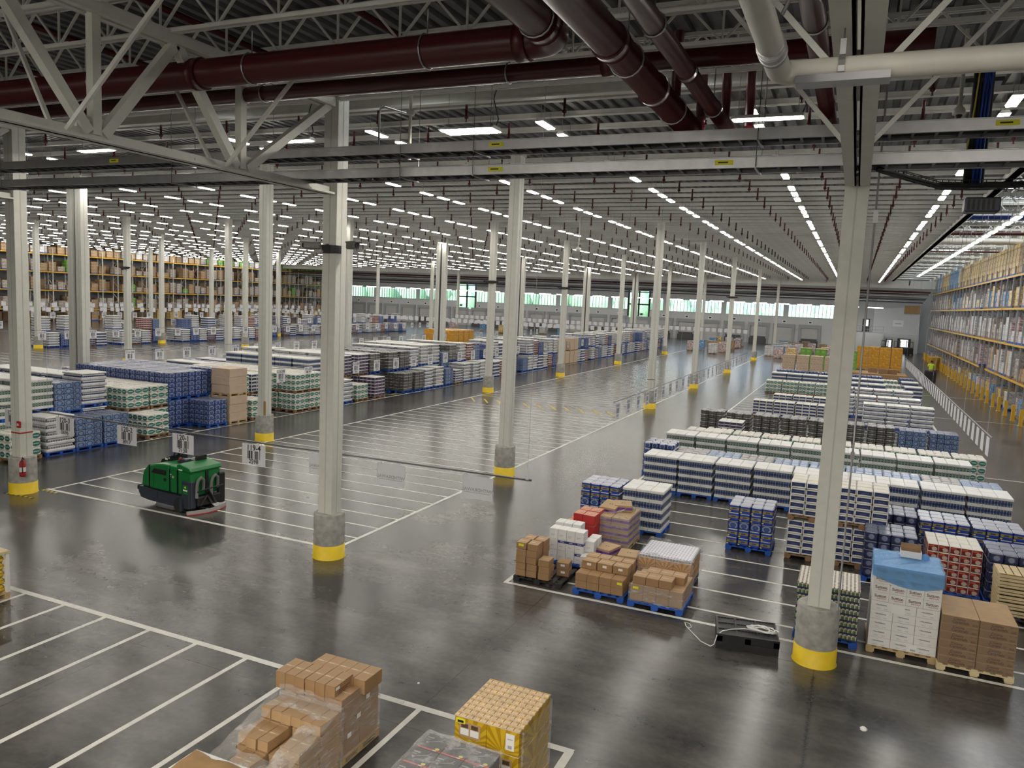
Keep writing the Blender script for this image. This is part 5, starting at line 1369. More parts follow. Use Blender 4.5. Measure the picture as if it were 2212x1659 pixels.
# ------------------------------------------------------------------ racks
def build_racks():
    def rack(name, label, x, face, y0, y1, bay, levels, up, beam, H, gap=None):
        t = thing(name, label, 'rack', (x, 0, 0))
        s = 1 if face > 0 else -1          # depth runs away from the face
        b = MB()
        for xx in (0, -s * 1.0): b.box(xx - .05, -.05, 0, xx + .05, .05, H)
        z = .4; k = 0
        while z < H - 1: b.bar((0, 0, z if k % 2 else z + .9), (-s, 0, z + .9 if k % 2 else z), .04, .04); z += .9; k += 1
        um = b.mesh('upright', up)
        n = int((y1 - y0) / bay) + 1
        for i in range(n): link('upright', um, t, (0, y0 + i * bay, 0))
        for z in levels:
            runs = [(y0, y1)] if not (gap and z == levels[0]) else [(y0, gap[0]), (gap[1], y1)]
            for a, c in runs:
                for xx in (.03 * s, -s * 1.03):
                    b = MB(); b.box(xx - .025, a, z - .13, xx + .025, c, z); part('beam', b, beam, t)
        return t
    z = [2.16, 4.42, 6.78, 8.98]
    rack('pallet_rack', 'tall yellow-beamed pallet rack along the right aisle', 9.5, -1, 49.0, 123.5, 2.49, z, 'rack_grey', 'rack_yellow', 9.6, (69.4, 72.6))
    zl = [1.72, 4.25, 6.72, 9.10]
    rack('pallet_rack', 'far yellow-beamed pallet rack along the left wall', -99.9, 1, 56.0, 137.0, 2.53, zl, 'rack_white', 'rack_yellow', 9.8)
    amber = ['r_amber', 'r_amber', 'r_amber', 'r_amber', 'r_plain']
    y = 50.2; n = 0
    while y < 122.6:
        n += 1
        for lv, zz in enumerate([0] + z):
            if lv == 0: k = R.choice(['r_mixed', 'r_plain', 'r_white', 'r_blue', 'r_amber', None, None])
            elif lv == 1: k = R.choice(['r_white', 'r_plain', 'r_grey', 'tan']) if y < 72 else R.choice(['r_mixed', 'r_white', 'r_mixed', 'r_grey'])
            elif lv == 2: k = R.choice(['r_white', 'r_white', 'r_grey', 'r_white', 'r_mixed'])
            elif lv == 3: k = R.choice(['r_white', 'r_mixed', 'r_grey', 'r_amber', 'r_blue', 'r_white'])
            else: k = R.choice(amber) if y < 92 else R.choice(['r_blue', 'r_white', 'r_amber', 'r_blue', 'r_plain'])
            if lv == 1 and 69 < y < 73: k = None
            if k is None or (lv in (1, 2, 3) and R.random() < .10): continue
            sz = {0: .9, 4: 1.62}.get(lv, R.choice([.6, .9, 1.1, 1.25, 1.35]))
            w = TYPES[k]
            load_rack(k, 10.02, y, zz + (0 if lv else 0), sz, f'{w["desc"]} on the right rack, {["floor", "first", "second", "third", "top"][lv]} level, {nth(n)} from near end', 'loads on the right rack')
        y += 1.245
    y = 57.3; n = 0
    while y < 136.0:
        n += 1
        for lv, zz in enumerate([0] + zl):
            if lv == 0: k = R.choice(['r_plain', None, None, 'r_amber'])
            elif lv == 4: k = R.choice(['r_plain', 'r_plain', 'r_grey', 'r_white', 'r_plain']) if y < 98 else R.choice(['r_green', 'r_white', 'r_green'])
            else: k = R.choice(['r_grey', 'r_plain', 'r_grey', 'r_grey', None, 'r_plain'] if R.random() > .04 else ['r_green'])
            if k is None: continue
            sz = R.choice([.5, .8, 1.0, 1.2, 1.3]) if lv < 4 else R.choice([.75, .9, 1.0])
            load_rack(k, -100.45, y, zz, sz, f'{TYPES[k]["desc"]} on the left rack, {["floor", "first", "second", "third", "top"][lv]} level, {nth(n)} from near end', 'loads on the left rack')
        y += 1.265
    # further rows of goods behind both racks
    for nm, x0, x1, ya, yb, zs, mats, lab in (('rear_rack_goods', 11.6, 12.6, 49, 123, [.1] + z, ['cartons_grey', 'cartons_plain', 'rack_grey'], 'dim mass of stacked goods in the rack row behind the right rack'), ('rear_rack_goods', -103.4, -102.4, 56, 137, [.1] + zl, ['cartons_plain', 'cardboard_dark', 'rack_grey'], 'dim mass of stacked goods in the rack row behind the left rack')):
        b = MB(); y = ya
        while y < yb:
            for zz in zs:
                if R.random() < .8: b.box(x0, y, zz, x1, y + 1.1, zz + R.uniform(.9, 1.9 if zz < 8 else 1.4), R.choice([0, 0, 1]))
            y += 1.24
        for zz in zs[1:]: b.box(x0 - .1, ya, zz - .12, x1 + .1, yb, zz, 2)
        tag(link(nm, b.mesh(nm, mats)), lab, 'goods', None, 'stuff')
    # yellow guards at the foot of the right rack
    g1 = MB(); g1.box(-.09, -.09, 0, .09, .09, .95); g1.box(-.13, -.13, 0, .13, .13, .03); gm = g1.mesh('post', 'rack_yellow')
    for i in range(30):
        t = thing('rack_guard', f'yellow steel guard post at the foot of the right rack, {nth(i + 1)} from the near end', 'guard', (9.05, 49.0 + 2.49 * i, 0), 0, 'rack guard posts')
        link('post', gm, t)
    t = thing('pallet_stack', 'stack of yellow pallets beside the right rack', 'pallets', (8.6, 99.5, 0))
    for i in range(9): link('pallet', pallet_mesh('rack_yellow', 1.1, 2.4), t, (0, 0, i * .16))
    for i in range(3):
        t = thing('lift_truck', f'black parked lift truck before the white office wall, {nth(i + 1)} from the left', 'truck', (4.4 + 1.7 * i, 131.5, 0), 0, 'parked lift trucks')
        b = MB(); b.cbox(-.5, -.9, .15, .5, .8, 1.1, .08); part('body', b, 'black', t)
        b = MB()
        for sx in (-.4, .4): b.box(sx - .05, .6, .2, sx + .05, .7, 2.2)
        part('mast', b, 'rack_yellow', t)
        b = MB(); b.box(-.5, -.6, 1.9, .5, .5, 1.96); b.bar((-.45, -.55, 1.1), (-.45, -.55, 1.9), .06, .06); b.bar((.45, -.55, 1.1), (.45, -.55, 1.9), .06, .06); part('overhead_guard', b, 'dark_steel', t)
        for sx in (-.45, .45):
            b = MB(); b.cyl((sx - .08, -.6, .2), (sx + .08, -.6, .2), .2, 12); part('wheel', b, 'rubber', t)
    # person standing on an order picker in the rack aisle, back to the camera
    t = thing('order_picker', 'black stand-on truck carrying the person in the yellow vest', 'truck', (6.55, 78.5, 0))
    b = MB(); b.cbox(-.45, -.25, .06, .45, .45, .24, .03); part('platform', b, 'black', t)
    b = MB(); b.cbox(-.45, .45, .05, .45, 1.05, 1.15, .08); part('body', b, 'black', t)
    b = MB(); b.cbox(-.45, -.33, .06, .45, -.25, 1.05, .03); part('back_rest', b, 'black', t)
    for sx in (-.3, .3):
        b = MB(); b.box(sx - .1, 1.0, .03, sx + .1, 2.2, .1); part('fork', b, 'dark_steel', t)
    for sx in (-.36, .36):
        b = MB(); b.cyl((sx - .05, .75, .11), (sx + .05, .75, .11), .11, 12); part('wheel', b, 'rubber', t)
    person((6.55, 78.45, .24))
def load_rack(k, x, y, z, sz, label, group):
    T = TYPES[k]; key = (k, sz)
    if key not in RACKM:
        b = MB(); h = .13; hh = (1.2 if k != 'r_green' else 1.3) * sz
        b.box(-.5, -.55, .03, .5, .55, h, 1); b.box(-.5, -.55, 0, -.4, .55, .03, 1); b.box(.4, -.55, 0, .5, .55, .03, 1)
        r = random.Random(sz * 10 + len(k)); zz = h
        while zz < h + hh - .1:
            u = min(.42, h + hh - zz); q = r.uniform(0, .05)
            b.cbox(-.5 + q, -.54 + r.uniform(0, .05), zz, .5 - q * .6, .54 - r.uniform(0, .05), zz + u, .015, 0, 0, False); zz += u
        src = T['layers'][0][1].materials[0]
        RACKM[key] = b.mesh(T['name'], [src, M['pallet_brown'] if R.random() < .6 else M['pallet_blue']])
    o = link(T['name'], RACKM[key], None, (x, y, z))
    tag(o, label, 'pallet load', group)
RACKM = {}
def skin_body(name, V, E, mat, parent, sub=2):
    me = bpy.data.meshes.new(name); me.from_pydata([v[:3] for v in V], E, [])
    me.materials.append(M[mat])
    o = link(name, me, parent)
    s = o.modifiers.new('skin', 'SKIN'); s.use_smooth_shade = True
    for i, v in enumerate(V):
        r = v[3]; me.skin_vertices[0].data[i].radius = (r, r) if not isinstance(r, tuple) else r
    me.skin_vertices[0].data[0].use_root = True
    m = o.modifiers.new('subd', 'SUBSURF'); m.levels = sub; m.render_levels = sub
    return o
def person(loc):
    t = thing('person', 'person in a yellow safety vest driving down the rack aisle, seen from behind', 'person', loc)
    V = [(0, 0, .92, (.16, .11)), (0, 0, 1.12, (.15, .10)), (0, .01, 1.32, (.18, .11)), (0, .02, 1.45, (.13, .08)), (0, .03, 1.52, (.055, .055)), (0, .05, 1.63, (.085, .10)), (0, .05, 1.74, (.07, .08)),
         (-.20, .02, 1.42, .06), (-.27, .14, 1.18, .048), (-.20, .38, 1.10, .038), (.20, .02, 1.42, .06), (.27, .14, 1.18, .048), (.20, .38, 1.10, .038),
         (-.10, 0, .82, .09), (-.11, .02, .47, .065), (-.12, -.02, .08, .05), (-.13, .12, .04, .045), (.10, 0, .82, .09), (.11, .02, .47, .065), (.12, -.02, .08, .05), (.13, .12, .04, .045)]
    E = [(0, 1), (1, 2), (2, 3), (3, 4), (4, 5), (5, 6), (3, 7), (7, 8), (8, 9), (3, 10), (10, 11), (11, 12), (0, 13), (13, 14), (14, 15), (15, 16), (0, 17), (17, 18), (18, 19), (19, 20)]
    skin_body('body', V, E, 'skin', t)
    V = [(0, 0, .93, (.19, .14)), (0, 0, 1.12, (.18, .13)), (0, .01, 1.32, (.21, .14)), (0, .02, 1.46, (.15, .10)), (-.22, .03, 1.42, .075), (-.26, .11, 1.25, .065), (.22, .03, 1.42, .075), (.26, .11, 1.25, .065)]
    skin_body('safety_vest', V, [(0, 1), (1, 2), (2, 3), (3, 4), (4, 5), (3, 6), (6, 7)], 'vest', t)
    V = [(0, 0, .90, (.175, .125)), (-.10, 0, .80, .105), (-.11, .02, .47, .08), (-.12, -.02, .10, .07), (.10, 0, .80, .105), (.11, .02, .47, .08), (.12, -.02, .10, .07)]
    skin_body('trousers', V, [(0, 1), (1, 2), (2, 3), (0, 4), (4, 5), (5, 6)], 'trousers', t)
    b = MB(); b.lathe([(.0, .15), (.05, .14), (.09, .09), (.105, .02), (.10, -.05), (.06, -.06)], 14, 0, (0, .035, 1.68)); part('hair', b, 'hair', t)
    for s in (-1, 1):
        b = MB(); p = Vector((s * .2, .40, 1.10)); b.cbox(p.x - .04, p.y - .02, p.z - .02, p.x + .04, p.y + .06, p.z + .02, .01)
        for k in range(4): b.tube([p + Vector((-.03 + .02 * k, .06, 0)), p + Vector((-.03 + .02 * k, .10 + .005 * (k in (1, 2)), -.01)), p + Vector((-.03 + .02 * k, .105, -.045))], .009, 5)
        b.tube([p + Vector((-s * .04, 0, 0)), p + Vector((-s * .065, .04, -.01)), p + Vector((-s * .06, .075, -.025))], .01, 5); part('hand', b, 'skin', t)
build_racks()
# ------------------------------------------------------------------ goods in the front stalls
def carton(label, x, y, z, w, d, h, mats=('cardboard', 'tape_top'), rz=0, group=None, name='cardboard_box', cat='box', sticker=None):
    t = thing(name, label, cat, (x, y, z), rz, group)
    b = MB(); b.cbox(-w / 2, -d / 2, 0, w / 2, d / 2, h, .006, 0, 1); part('carton', b, list(mats), t)
    if sticker:
        b = MB(); sx, sy, sw, sh = sticker[:4]
        b.box(sx - sw / 2, -d / 2 - .003, sy - sh / 2, sx + sw / 2, -d / 2, sy + sh / 2); part('sticker', b, sticker[4], t)
    return t
def bare_pallet(label, x, y, mat, w=1.08, d=1.05, rz=0, z=0, name='pallet'):
    return tag(link(name, pallet_mesh(mat, w, d), None, (x, y, z), rz), label, 'pallet')
def film_shell(b, x0, y0, z0, x1, y1, z1, seed=0, top=False, sag=.02, n=6):
    """loose stretch film wrapped round a stack"""
    r = random.Random(seed); P = []
    for i in range(n): P.append((x0 + (x1 - x0) * i / n, y0))
    for i in range(n): P.append((x1, y0 + (y1 - y0) * i / n))
    for i in range(n): P.append((x1 - (x1 - x0) * i / n, y1))
    for i in range(n): P.append((x0, y1 - (y1 - y0) * i / n))
    m = len(P); st = len(b.v); lv = 4
    for k in range(lv + 1):
        for (x, y) in P:
            q = r.uniform(-sag, sag) * (.3 if k < lv else 1)
            e = .012
            b.v.append((x + (e if x == x1 else -e if x == x0 else 0), y + (e if y == y1 else -e if y == y0 else 0), z0 + (z1 - z0) * k / lv + (q if k == lv else 0)))
    for k in range(lv):
        for i in range(m):
            j = (i + 1) % m
            b.face([st + k * m + i, st + k * m + j, st + (k + 1) * m + j, st + (k + 1) * m + i])
    if top:
        c = len(b.v); b.v.append(((x0 + x1) / 2, (y0 + y1) / 2, z1 + .01))
        for i in range(m): b.face([st + lv * m + i, st + lv * m + (i + 1) % m, c])

def build_front():
    rr = random.Random(11)
    # A: brown boxes on a black pallet, corner of the stalls
    bare_pallet('black plastic pallet at the corner of the front stalls under brown boxes', -5.66, 15.17, 'plastic_black')
    g = 'brown boxes on the black corner pallet'
    for nm, x, y, n, w in (('front left stack', -6.06, 14.83, 5, .22), ('front middle stack', -5.81, 14.83, 5, .23), ('rear left stack', -6.04, 15.17, 5, .22), ('rear middle stack', -5.79, 15.17, 5, .23), ('front right stack', -5.53, 14.83, 3, .24)):
        for k in range(n):
            yl = (nm == 'front left stack' and k == n - 1)
            carton(f'plain brown box on the black corner pallet, {nm}, {nth(k + 1)} from the bottom', x + rr.uniform(-.012, .012), y + rr.uniform(-.012, .012), .127 + .146 * k, w, .31, .142, ('cardboard', 'tape_top' if k == n - 1 else 'cardboard'), rr.uniform(-.04, .04), g, sticker=(0, .09, .12, .05, 'tag_yellow') if yl else None)
    for k in range(2): carton(f'brown box with white label low on the black corner pallet, {"upper" if k else "lower"} one', -5.27 - .01 * k, 15.25, .127 + .15 * k, .27, .3, .146, ('cardboard_dark', 'cardboard'), .12, g, sticker=(0, .09, .09, .045, 'tag_white'))
    # G: white cartons on a blue pallet
    bare_pallet('blue pallet under the white cartons behind the black corner pallet', -5.45, 16.45, 'pallet_blue')
    g = 'white cartons on the blue pallet'
    for i in range(4):
        for k in range(3):
            carton(f'white carton, front row, {nth(i + 1)} from the left, {nth(k + 1)} from the bottom', -5.83 + .205 * i, 16.15, .127 + .245 * k, .2, .3, .242, ('white_box_blue' if (k == 1 and i) or (k == 0 and i == 3) else 'white_box', 'white_card'), 0, g, 'white_carton')
    for i in range(3): 
        for k in range(3): carton(f'white carton, rear row, {nth(i + 1)} from the left, {nth(k + 1)} from the bottom', -5.86 + .21 * i, 16.60, .127 + .255 * k, .2, .32, .252, ('white_box', 'white_card'), 0, g, 'white_carton')
    for i, (x, y, n) in enumerate([(-5.03, 16.3, 2), (-5.03, 16.62, 2), (-5.02, 15.98, 1)]):
        for k in range(n): carton(f'white carton at the right end of the blue pallet, {nth(i + 1)} stack, {"upper" if k else "lower"}', x, y, .127 + .26 * k, .22, .29, .256, ('white_box', 'white_card'), .05, g, 'white_carton')
    # F: red cartons
    bare_pallet('blue pallet under the bright red cartons', -5.55, 17.85, 'pallet_blue')
    g = 'red cartons on the blue pallet'
    for nm, x, y, n, w in (('left front', -5.95, 17.55, 2, .22), ('middle front', -5.72, 17.55, 3, .23), ('right front', -5.45, 17.52, 3, .30), ('left rear', -5.95, 17.95, 2, .22), ('middle rear', -5.70, 17.95, 3, .25), ('right rear', -5.44, 17.95, 3, .27)):
        for k in range(n):
            carton(f'red carton of the {nm} stack, {nth(k + 1)} from the bottom', x + rr.uniform(-.01, .01), y, .127 + .255 * k, w, .38, .25, ('red_box', 'red_box_top'), rr.uniform(-.03, .03), g, 'red_carton', sticker=(0, .12, .09, .05, 'tag_yellow') if nm == 'left front' and k == 1 else None)
    # E: purple-banded fruit boxes under milky film
    t = thing('fruit_box_load', 'wrapped load of purple-banded fruit boxes with torn film on top', 'pallet load', (-5.02, 18.36, 0))
    link('pallet', pallet_mesh('pallet_wood', .92, 1.1), t)
    bm = MB(); bm.cbox(-.215, -.265, 0, .215, .265, .165, .008, 0, 1); bx = bm.mesh('fruit_box', ['banana_box', 'box_lid'])
    for i in range(2):
        for j in range(2):
            for k in range(4): link('fruit_box', bx, t, (-.218 + .436 * i + rr.uniform(-.01, .01), -.27 + .54 * j, .127 + .167 * k))
    o = link('fruit_box', bx, t, (.05, .30, .80)); o.rotation_euler = (.0, 0, .3)
    o = link('fruit_box', bx, t, (-.2, .1, .79)); o.rotation_euler = (.16, 0, -.1); 
    b = MB(); film_shell(b, -.45, -.55, .1, .45, .55, .86, 5, False, .07); part('stretch_wrap', b, 'film_milky', t)
    b = MB(); b.tube([(-.42, -.5, .84), (-.2, -.2, .80), (-.05, -.35, .86), (.1, -.1, .84), (.25, .2, .93), (.42, .3, .86), (.44, .0, .82)], .018, 6); part('film_roll_edge', b, 'film_milky', t)
    bare_pallet('blue pallet behind the brown boxes holding loose purple fruit boxes', -4.42, 16.72, 'pallet_blue')
    for i, (x, y, n, rz) in enumerate([(-4.74, 16.62, 2, -.25), (-4.18, 16.42, 2, .12)]):
        for k in range(n):
            t = thing('fruit_box', f'loose purple fruit box with brown lid, {"left" if i == 0 else "right"} pile, {"upper" if k else "lower"}', 'box', (x, y, .127 + .167 * k), rz); link('box_body', bx, t)
    # B: brown boxes on the middle blue pallet
    bare_pallet('blue pallet at the front line carrying rows of brown boxes', -4.31, 15.13, 'pallet_blue')
    g = 'brown boxes on the front blue pallet'
    for j, (y, nm) in enumerate(((14.80, 'front'), (15.13, 'middle'), (15.46, 'rear'))):
        for i in range(4):
            for k in range(2): carton(f'brown box on the front blue pallet, {nm} row, {nth(i + 1)} from the left, {"upper" if k else "lower"}', -4.69 + .253 * i, y, .127 + .163 * k, .248, .31, .16, ('cardboard', 'cardboard'), rr.uniform(-.015, .015), g, sticker=(.05, .09, .10, .05, 'tag_yellow') if (j, i, k) == (0, 3, 1) else None)
    for i in range(3): carton(f'larger brown box with white label on the top layer, {nth(i + 1)} from the left', -4.63 + .335 * i, 15.10, .456, .32, .28, .165, ('cardboard', 'tape_top'), rr.uniform(-.04, .04), g, sticker=(0, .10, .09, .05, 'tag_white'))
    for i in range(4): carton(f'brown box on the rear of the top layer, {nth(i + 1)} from the left', -4.68 + .255 * i, 15.42, .456, .245, .30, .165, ('cardboard', 'tape_top'), rr.uniform(-.04, .04), g)
    # C: half-wrapped brown boxes
    t = thing('wrapped_box_load', 'half-wrapped brown boxes on the right-hand blue pallet of the front line', 'pallet load', (-3.13, 15.12, 0))
    link('pallet', pallet_mesh('pallet_blue', 1.1, 1.12), t)
    bm = MB(); bm.cbox(-.128, -.165, 0, .128, .165, .16, .006, 0, 1); bx2 = bm.mesh('carton', ['cardboard', 'tape_top'])
    for i in range(4):
        for j in range(3):
            for k in range(2): link('carton', bx2, t, (-.39 + .262 * i, -.34 + .336 * j, .127 + .162 * k))
    for i in range(3): link('carton', bx2, t, (-.36 + .262 * i, -.30, .451))
    for i in range(3): link('carton', bx2, t, (-.18 + .262 * i, .05, .451))
    b = MB(); film_shell(b, -.53, -.52, .10, .53, .52, .46, 3, False, .03); part('stretch_wrap', b, 'stretch_film', t)
    b = MB(); b.box(-.46, -.538, .37, -.34, -.534, .42); part('sticker', b, 'tag_yellow', t)
    # D: sunburst cases of cans
    t = thing('can_case_load', 'orange sunburst cases topped with white cans and loose clear film', 'pallet load', (-3.27, 16.45, 0))
    link('pallet', pallet_mesh('plastic_black', 1.12, 1.05), t)
    for i in range(3):
        for k in range(2):
            b = MB(); x0 = -.56 + .375 * i; b.cbox(x0, -.53, .127 + .235 * k, x0 + .37, .53, .127 + .235 * (k + 1), .006, 0, 1); part('case', b, ['sunburst', 'white_card'], t)
    b = MB(); b.cbox(-.56, -.53, .6, .565, .53, .675, .02, 0, 0, False); part('can_tray', b, 'case_cans', t)
    b = MB(); film_shell(b, -.57, -.54, .13, .60, .56, .70, 8, False, .04); part('stretch_wrap', b, 'stretch_film', t)
    # H, I, K, L, M, P, Q, S, T: full wrapped loads
    F = 'loads in the right block'
    load('gold', -5.85, 20.0, 0, 'bright blue bottle load with gold labels directly behind the red cartons', F, detail=True)
    t = load('water', -4.66, 19.9, 0, 'white-topped water load standing alone behind the fruit boxes, lid askew', F, detail=True)
    load('gold', -1.95, 19.9, 0, 'bright blue bottle load with gold labels standing alone in the open stalls', F, detail=True)
    for i, x in enumerate((-.56, .54)):
        for k in range(2): load('navy', x, 20.0, height('navy') * k, f'white tissue load with navy labels, {"upper" if k else "lower"} of the {"left" if i == 0 else "right"} double stack behind the big column', F, detail=True)
    load('cans', -.03, 15.2, 0, 'load of food cans in navy trays right behind the big column', F, detail=True)
    load('red', 2.36, 19.05, 0, 'white tissue load with dark red labels behind the white cartons', F, detail=True)
    load('dark', 1.13, 19.2, 0, 'dark navy bottle load left of the red-labelled tissue', F, detail=True)
    load('dark', 3.50, 18.95, 0, 'dark navy bottle load right of the red-labelled tissue', F, detail=True)
    load('dark', 1.25, 21.2, 0, 'dark navy bottle load, left of three behind the red-labelled tissue', F, detail=True)
    load('gold', 2.35, 21.1, 0, 'gold-labelled bottle load, middle of three behind the red-labelled tissue', F, detail=True)
    load('gold', 3.46, 21.0, 0, 'gold-labelled bottle load, right of three behind the red-labelled tissue', F, detail=True)
    # N: white cartons with light blue film
    t = thing('white_carton_load', 'tall white carton load with light blue film draped over its top', 'pallet load', (1.22, 15.27, 0))
    link('pallet', pallet_mesh('pallet_wood', 1.12, 1.08), t)
    bm = MB(); bm.cbox(-.178, -.52, 0, .178, .52, .163, .004, 0, 0); lo = bm.mesh('carton', 'white_card')
    bm = MB(); bm.cbox(-.134, -.52, 0, .134, .52, .158, .004, 0, 0); hi = bm.mesh('carton', 'white_card')
    for k in range(5):
        for i in range(3):
            c = link('carton', lo, t, (-.36 + .36 * i, 0, .127 + .165 * k))
            bd = MB(); bd.lathe([(.014, 0), (0, 0)], 12); 
            text('• Northshore', .034, c, (-.02, -.523, .10), FRONT, 'ink_navy'); text('750 ml        12 pk', .024, c, (.0, -.523, .035), FRONT, 'ink_grey')
    for k in range(4):
        for i in range(4):
            c = link('carton', hi, t, (-.405 + .27 * i, 0, .954 + .16 * k))
            text('Sutton', .072, c, (0, -.523, .092), FRONT, 'ink_brown'); text('FINE FOODS', .026, c, (.02, -.523, .045), FRONT, 'ink_red')
    b = MB(); b.box(-.21, -.526, .78, .0, -.523, .93); part('taped_sheet', b, 'tag_white', t)
    b = MB(); b.box(.12, -.526, .15, .24, -.523, .27); b.box(.14, -.528, .16, .22, -.526, .19, 1); part('shipping_label', b, ['tag_white', 'ink_grey'], t)
    b = MB(); n = 14
    for s, yy in ((0, -.532),):
        pts = [(-.56 + 1.12 * i / n, 1.60) for i in range(n + 1)]
        for i in range(n):
            xa, xb = -.56 + 1.12 * i / n, -.56 + 1.12 * (i + 1) / n
            f = lambda x: 1.26 + .20 * (1 - math.cos((x - .08) * 2.4)) * .8
            b.quad([(xa, yy, f(xa)), (xb, yy, f(xb)), (xb, yy, 1.605), (xa, yy, 1.605)])
    for i in range(8):
        for j in range(8):
            q = lambda a, c: (-.56 + 1.12 * a / 8, -.532 + 1.064 * c / 8, 1.606 + .02 * abs(math.sin(a * 2.1 + c * 1.3)) * (0 < a < 8 and 0 < c < 8))
            b.quad([q(i, j), q(i + 1, j), q(i + 1, j + 1), q(i, j + 1)])
    for xx in (-.56, .56): b.quad([(xx, -.532, 1.35), (xx, .53, 1.35), (xx, .53, 1.605), (xx, -.532, 1.605)][:: 1 if xx > 0 else -1])
    b.lathe([(.0, .10), (.05, .08), (.07, .03), (.08, 0)], 10, 0, (.30, .28, 1.61))
    part('blue_film', b, 'blue_film', t)
    t = thing('open_carton', 'small open white carton with raised brown flap on the blue-filmed load', 'box', (1.28, 15.50, 1.632))
    b = MB(); b.box(-.17, -.12, 0, .17, -.115, .12, 0); b.box(-.17, .115, 0, .17, .12, .12, 1); b.box(-.17, -.115, 0, -.165, .115, .12, 0); b.box(.165, -.115, 0, .17, .115, .12, 0); b.box(-.165, -.115, 0, .165, .115, .005, 0); part('carton', b, ['white_card', 'cardboard_dark'], t)
    b = MB(); b.hexa([(-.17, .118, .12), (.17, .118, .12), (.17, .123, .12), (-.17, .123, .12), (-.16, .15, .20), (.17, .15, .20), (.17, .155, .20), (-.16, .155, .20)]); part('flap', b, 'cardboard_dark', t)
    # O: caramel cartons
    t = thing('brown_carton_load', 'brown carton load printed Caramels on a pale pallet at the right front', 'pallet load', (2.33, 15.12, 0))
    link('pallet', pallet_mesh('pale_wood', 1.14, 1.1), t)
    bm = MB(); bm.cbox(-.273, -.268, 0, .273, .268, .141, .005, 0, 1); bx3 = bm.mesh('carton', ['cardboard_dark', 'cardboard_light'])
    for k in range(6):
        for i in range(2):
            for j in range(2):
                c = link('carton', bx3, t, (-.277 + .554 * i, -.27 + .54 * j, .127 + .143 * k))
                if j == 0:
                    o = text('County', .058, c, (-.02, -.271, .095), FRONT, 'ink_brown'); o = text('Caramels', .066, c, (.0, -.271, .045), FRONT, 'ink_brown')
                    text('18-4.5 OZ', .024, c, (.21, -.271, .11), FRONT, 'ink_brown'); text('||||||||', .036, c, (.21, -.271, .035), FRONT, 'ink_brown')
    b = MB(); film_shell(b, -.56, -.545, .10, .56, .545, .99, 4, True, .015); part('stretch_wrap', b, 'film_clear', t)
    # R: pale wooden crates
    bare_pallet('black plastic pallet under the pale wooden crates', 3.62, 17.95, 'plastic_black', 1.2, .8)
    for i in range(2):
        for k in range(6):
            t = thing('wooden_crate', f'pale slatted wooden crate, {"left" if i == 0 else "right"} stack, {nth(k + 1)} from the bottom', 'crate', (3.32 + .58 * i + rr.uniform(-.012, .012), 17.95, .127 + .142 * k), 0, 'pale wooden crates')
            b = MB()
            for s in (-.33, .31): b.box(-.275, s, .0, .275, s + .02, .052); b.box(-.275, s, .068, .275, s + .02, .12)
            for s in (-.275, .255): b.box(s, -.31, 0, s + .02, .31, .052); b.box(s, -.31, .068, s + .02, .31, .12)
            for s in (-.27, .24):
                for q in (-.325, .295): b.box(s, q, 0, s + .03, q + .03, .142)
            part('side_slats', b, 'pale_wood', t)
            b = MB()
            for q in range(4): b.box(-.27 + .137 * q, -.33, .135 if k == 5 else .0, -.27 + .137 * q + .115, .33, .145 if k == 5 else .01)
            part('lid_slats', b, 'pale_wood', t)
    # V: black pallets with a white cord
    b = MB(); b.box(-.53, -.41, .10, .53, .41, .118)
    for i in range(3): b.box(-.53, -.41 + .37 * i, 0, .53, -.33 + .37 * i, .10)
    for x in (-.53, -.05, .43): b.box(x, -.41, 0, x + .10, .41, .10)
    for x in (-.53, -.2, .16, .5): b.box(x, -.41, .118, x + .03, .41, .135)
    for y in (-.41, -.14, .13, .38): b.box(-.53, y, .118, .53, y + .03, .135)
    for i in range(18): b.box(-.5 + .056 * i, -.38, .118, -.49 + .056 * i, .38, .128)
    lat = b.mesh('pallet', 'plastic_black')
    for k in range(2): tag(link('pallet', lat, None, (-1.32, 14.0, .137 * k), .17 + .02 * k), f'black plastic pallet before the stalls with a white cord, {"upper" if k else "lower"} of two', 'pallet')
    b = MB(); P = []; r2 = random.Random(5)
    for i in range(38):
        a = i * .98; q = .06 + .11 * abs(math.sin(i * .61)); P.append((-1.05 + q * math.cos(a) * 1.7, 13.98 + q * math.sin(a) * .9, .286 + .006 * (i % 5) + .02 * abs(math.sin(i))))
    P += [(-1.35, 13.92, .285), (-1.55, 13.78, .285), (-1.69, 13.62, .285), (-1.76, 13.50, .24), (-1.80, 13.50, .06), (-1.86, 13.5, .012), (-2.05, 13.62, .010), (-2.28, 13.95, .010), (-2.42, 14.15, .010), (-2.48, 14.32, .010), (-2.38, 14.30, .010), (-2.32, 14.15, .012), (-2.36, 14.08, .012)]
    b.tube(P, .009, 6); tag(link('power_cord', b.mesh('power_cord', 'cord_white')), 'white cord coiled on the black pallets and trailing to the floor', 'cord')
    for i, (x, y, s) in enumerate([(.61, 11.83, .05), (-5.7, 9.9, .02), (-5.62, 9.3, .03), (-20.0, 22.4, .12)]):
        b = MB(); b.lathe([(s, 0), (s * 1.1, s * .4), (s * .6, s * .8), (0, s * .7)], 7); tag(link('paper_scrap', b.mesh('paper_scrap', 'tag_white'), None, (x, y, .001)), f'crumpled white paper scrap lying on the grey floor, {nth(i + 1)} of four', 'litter')
    # ---- bottom stalls
    t = thing('wrapped_box_load', 'tall wrapped brown box load in the nearest stalls with loose boxes on top', 'pallet load', (-5.92, 7.98, 0))
    link('pallet', pallet_mesh('pallet_wood', .98, .86), t)
    bm = MB(); bm.cbox(-.115, -.205, 0, .115, .205, .222, .005, 0, 1); bx4 = bm.mesh('carton', ['cardboard', 'tape_top'])
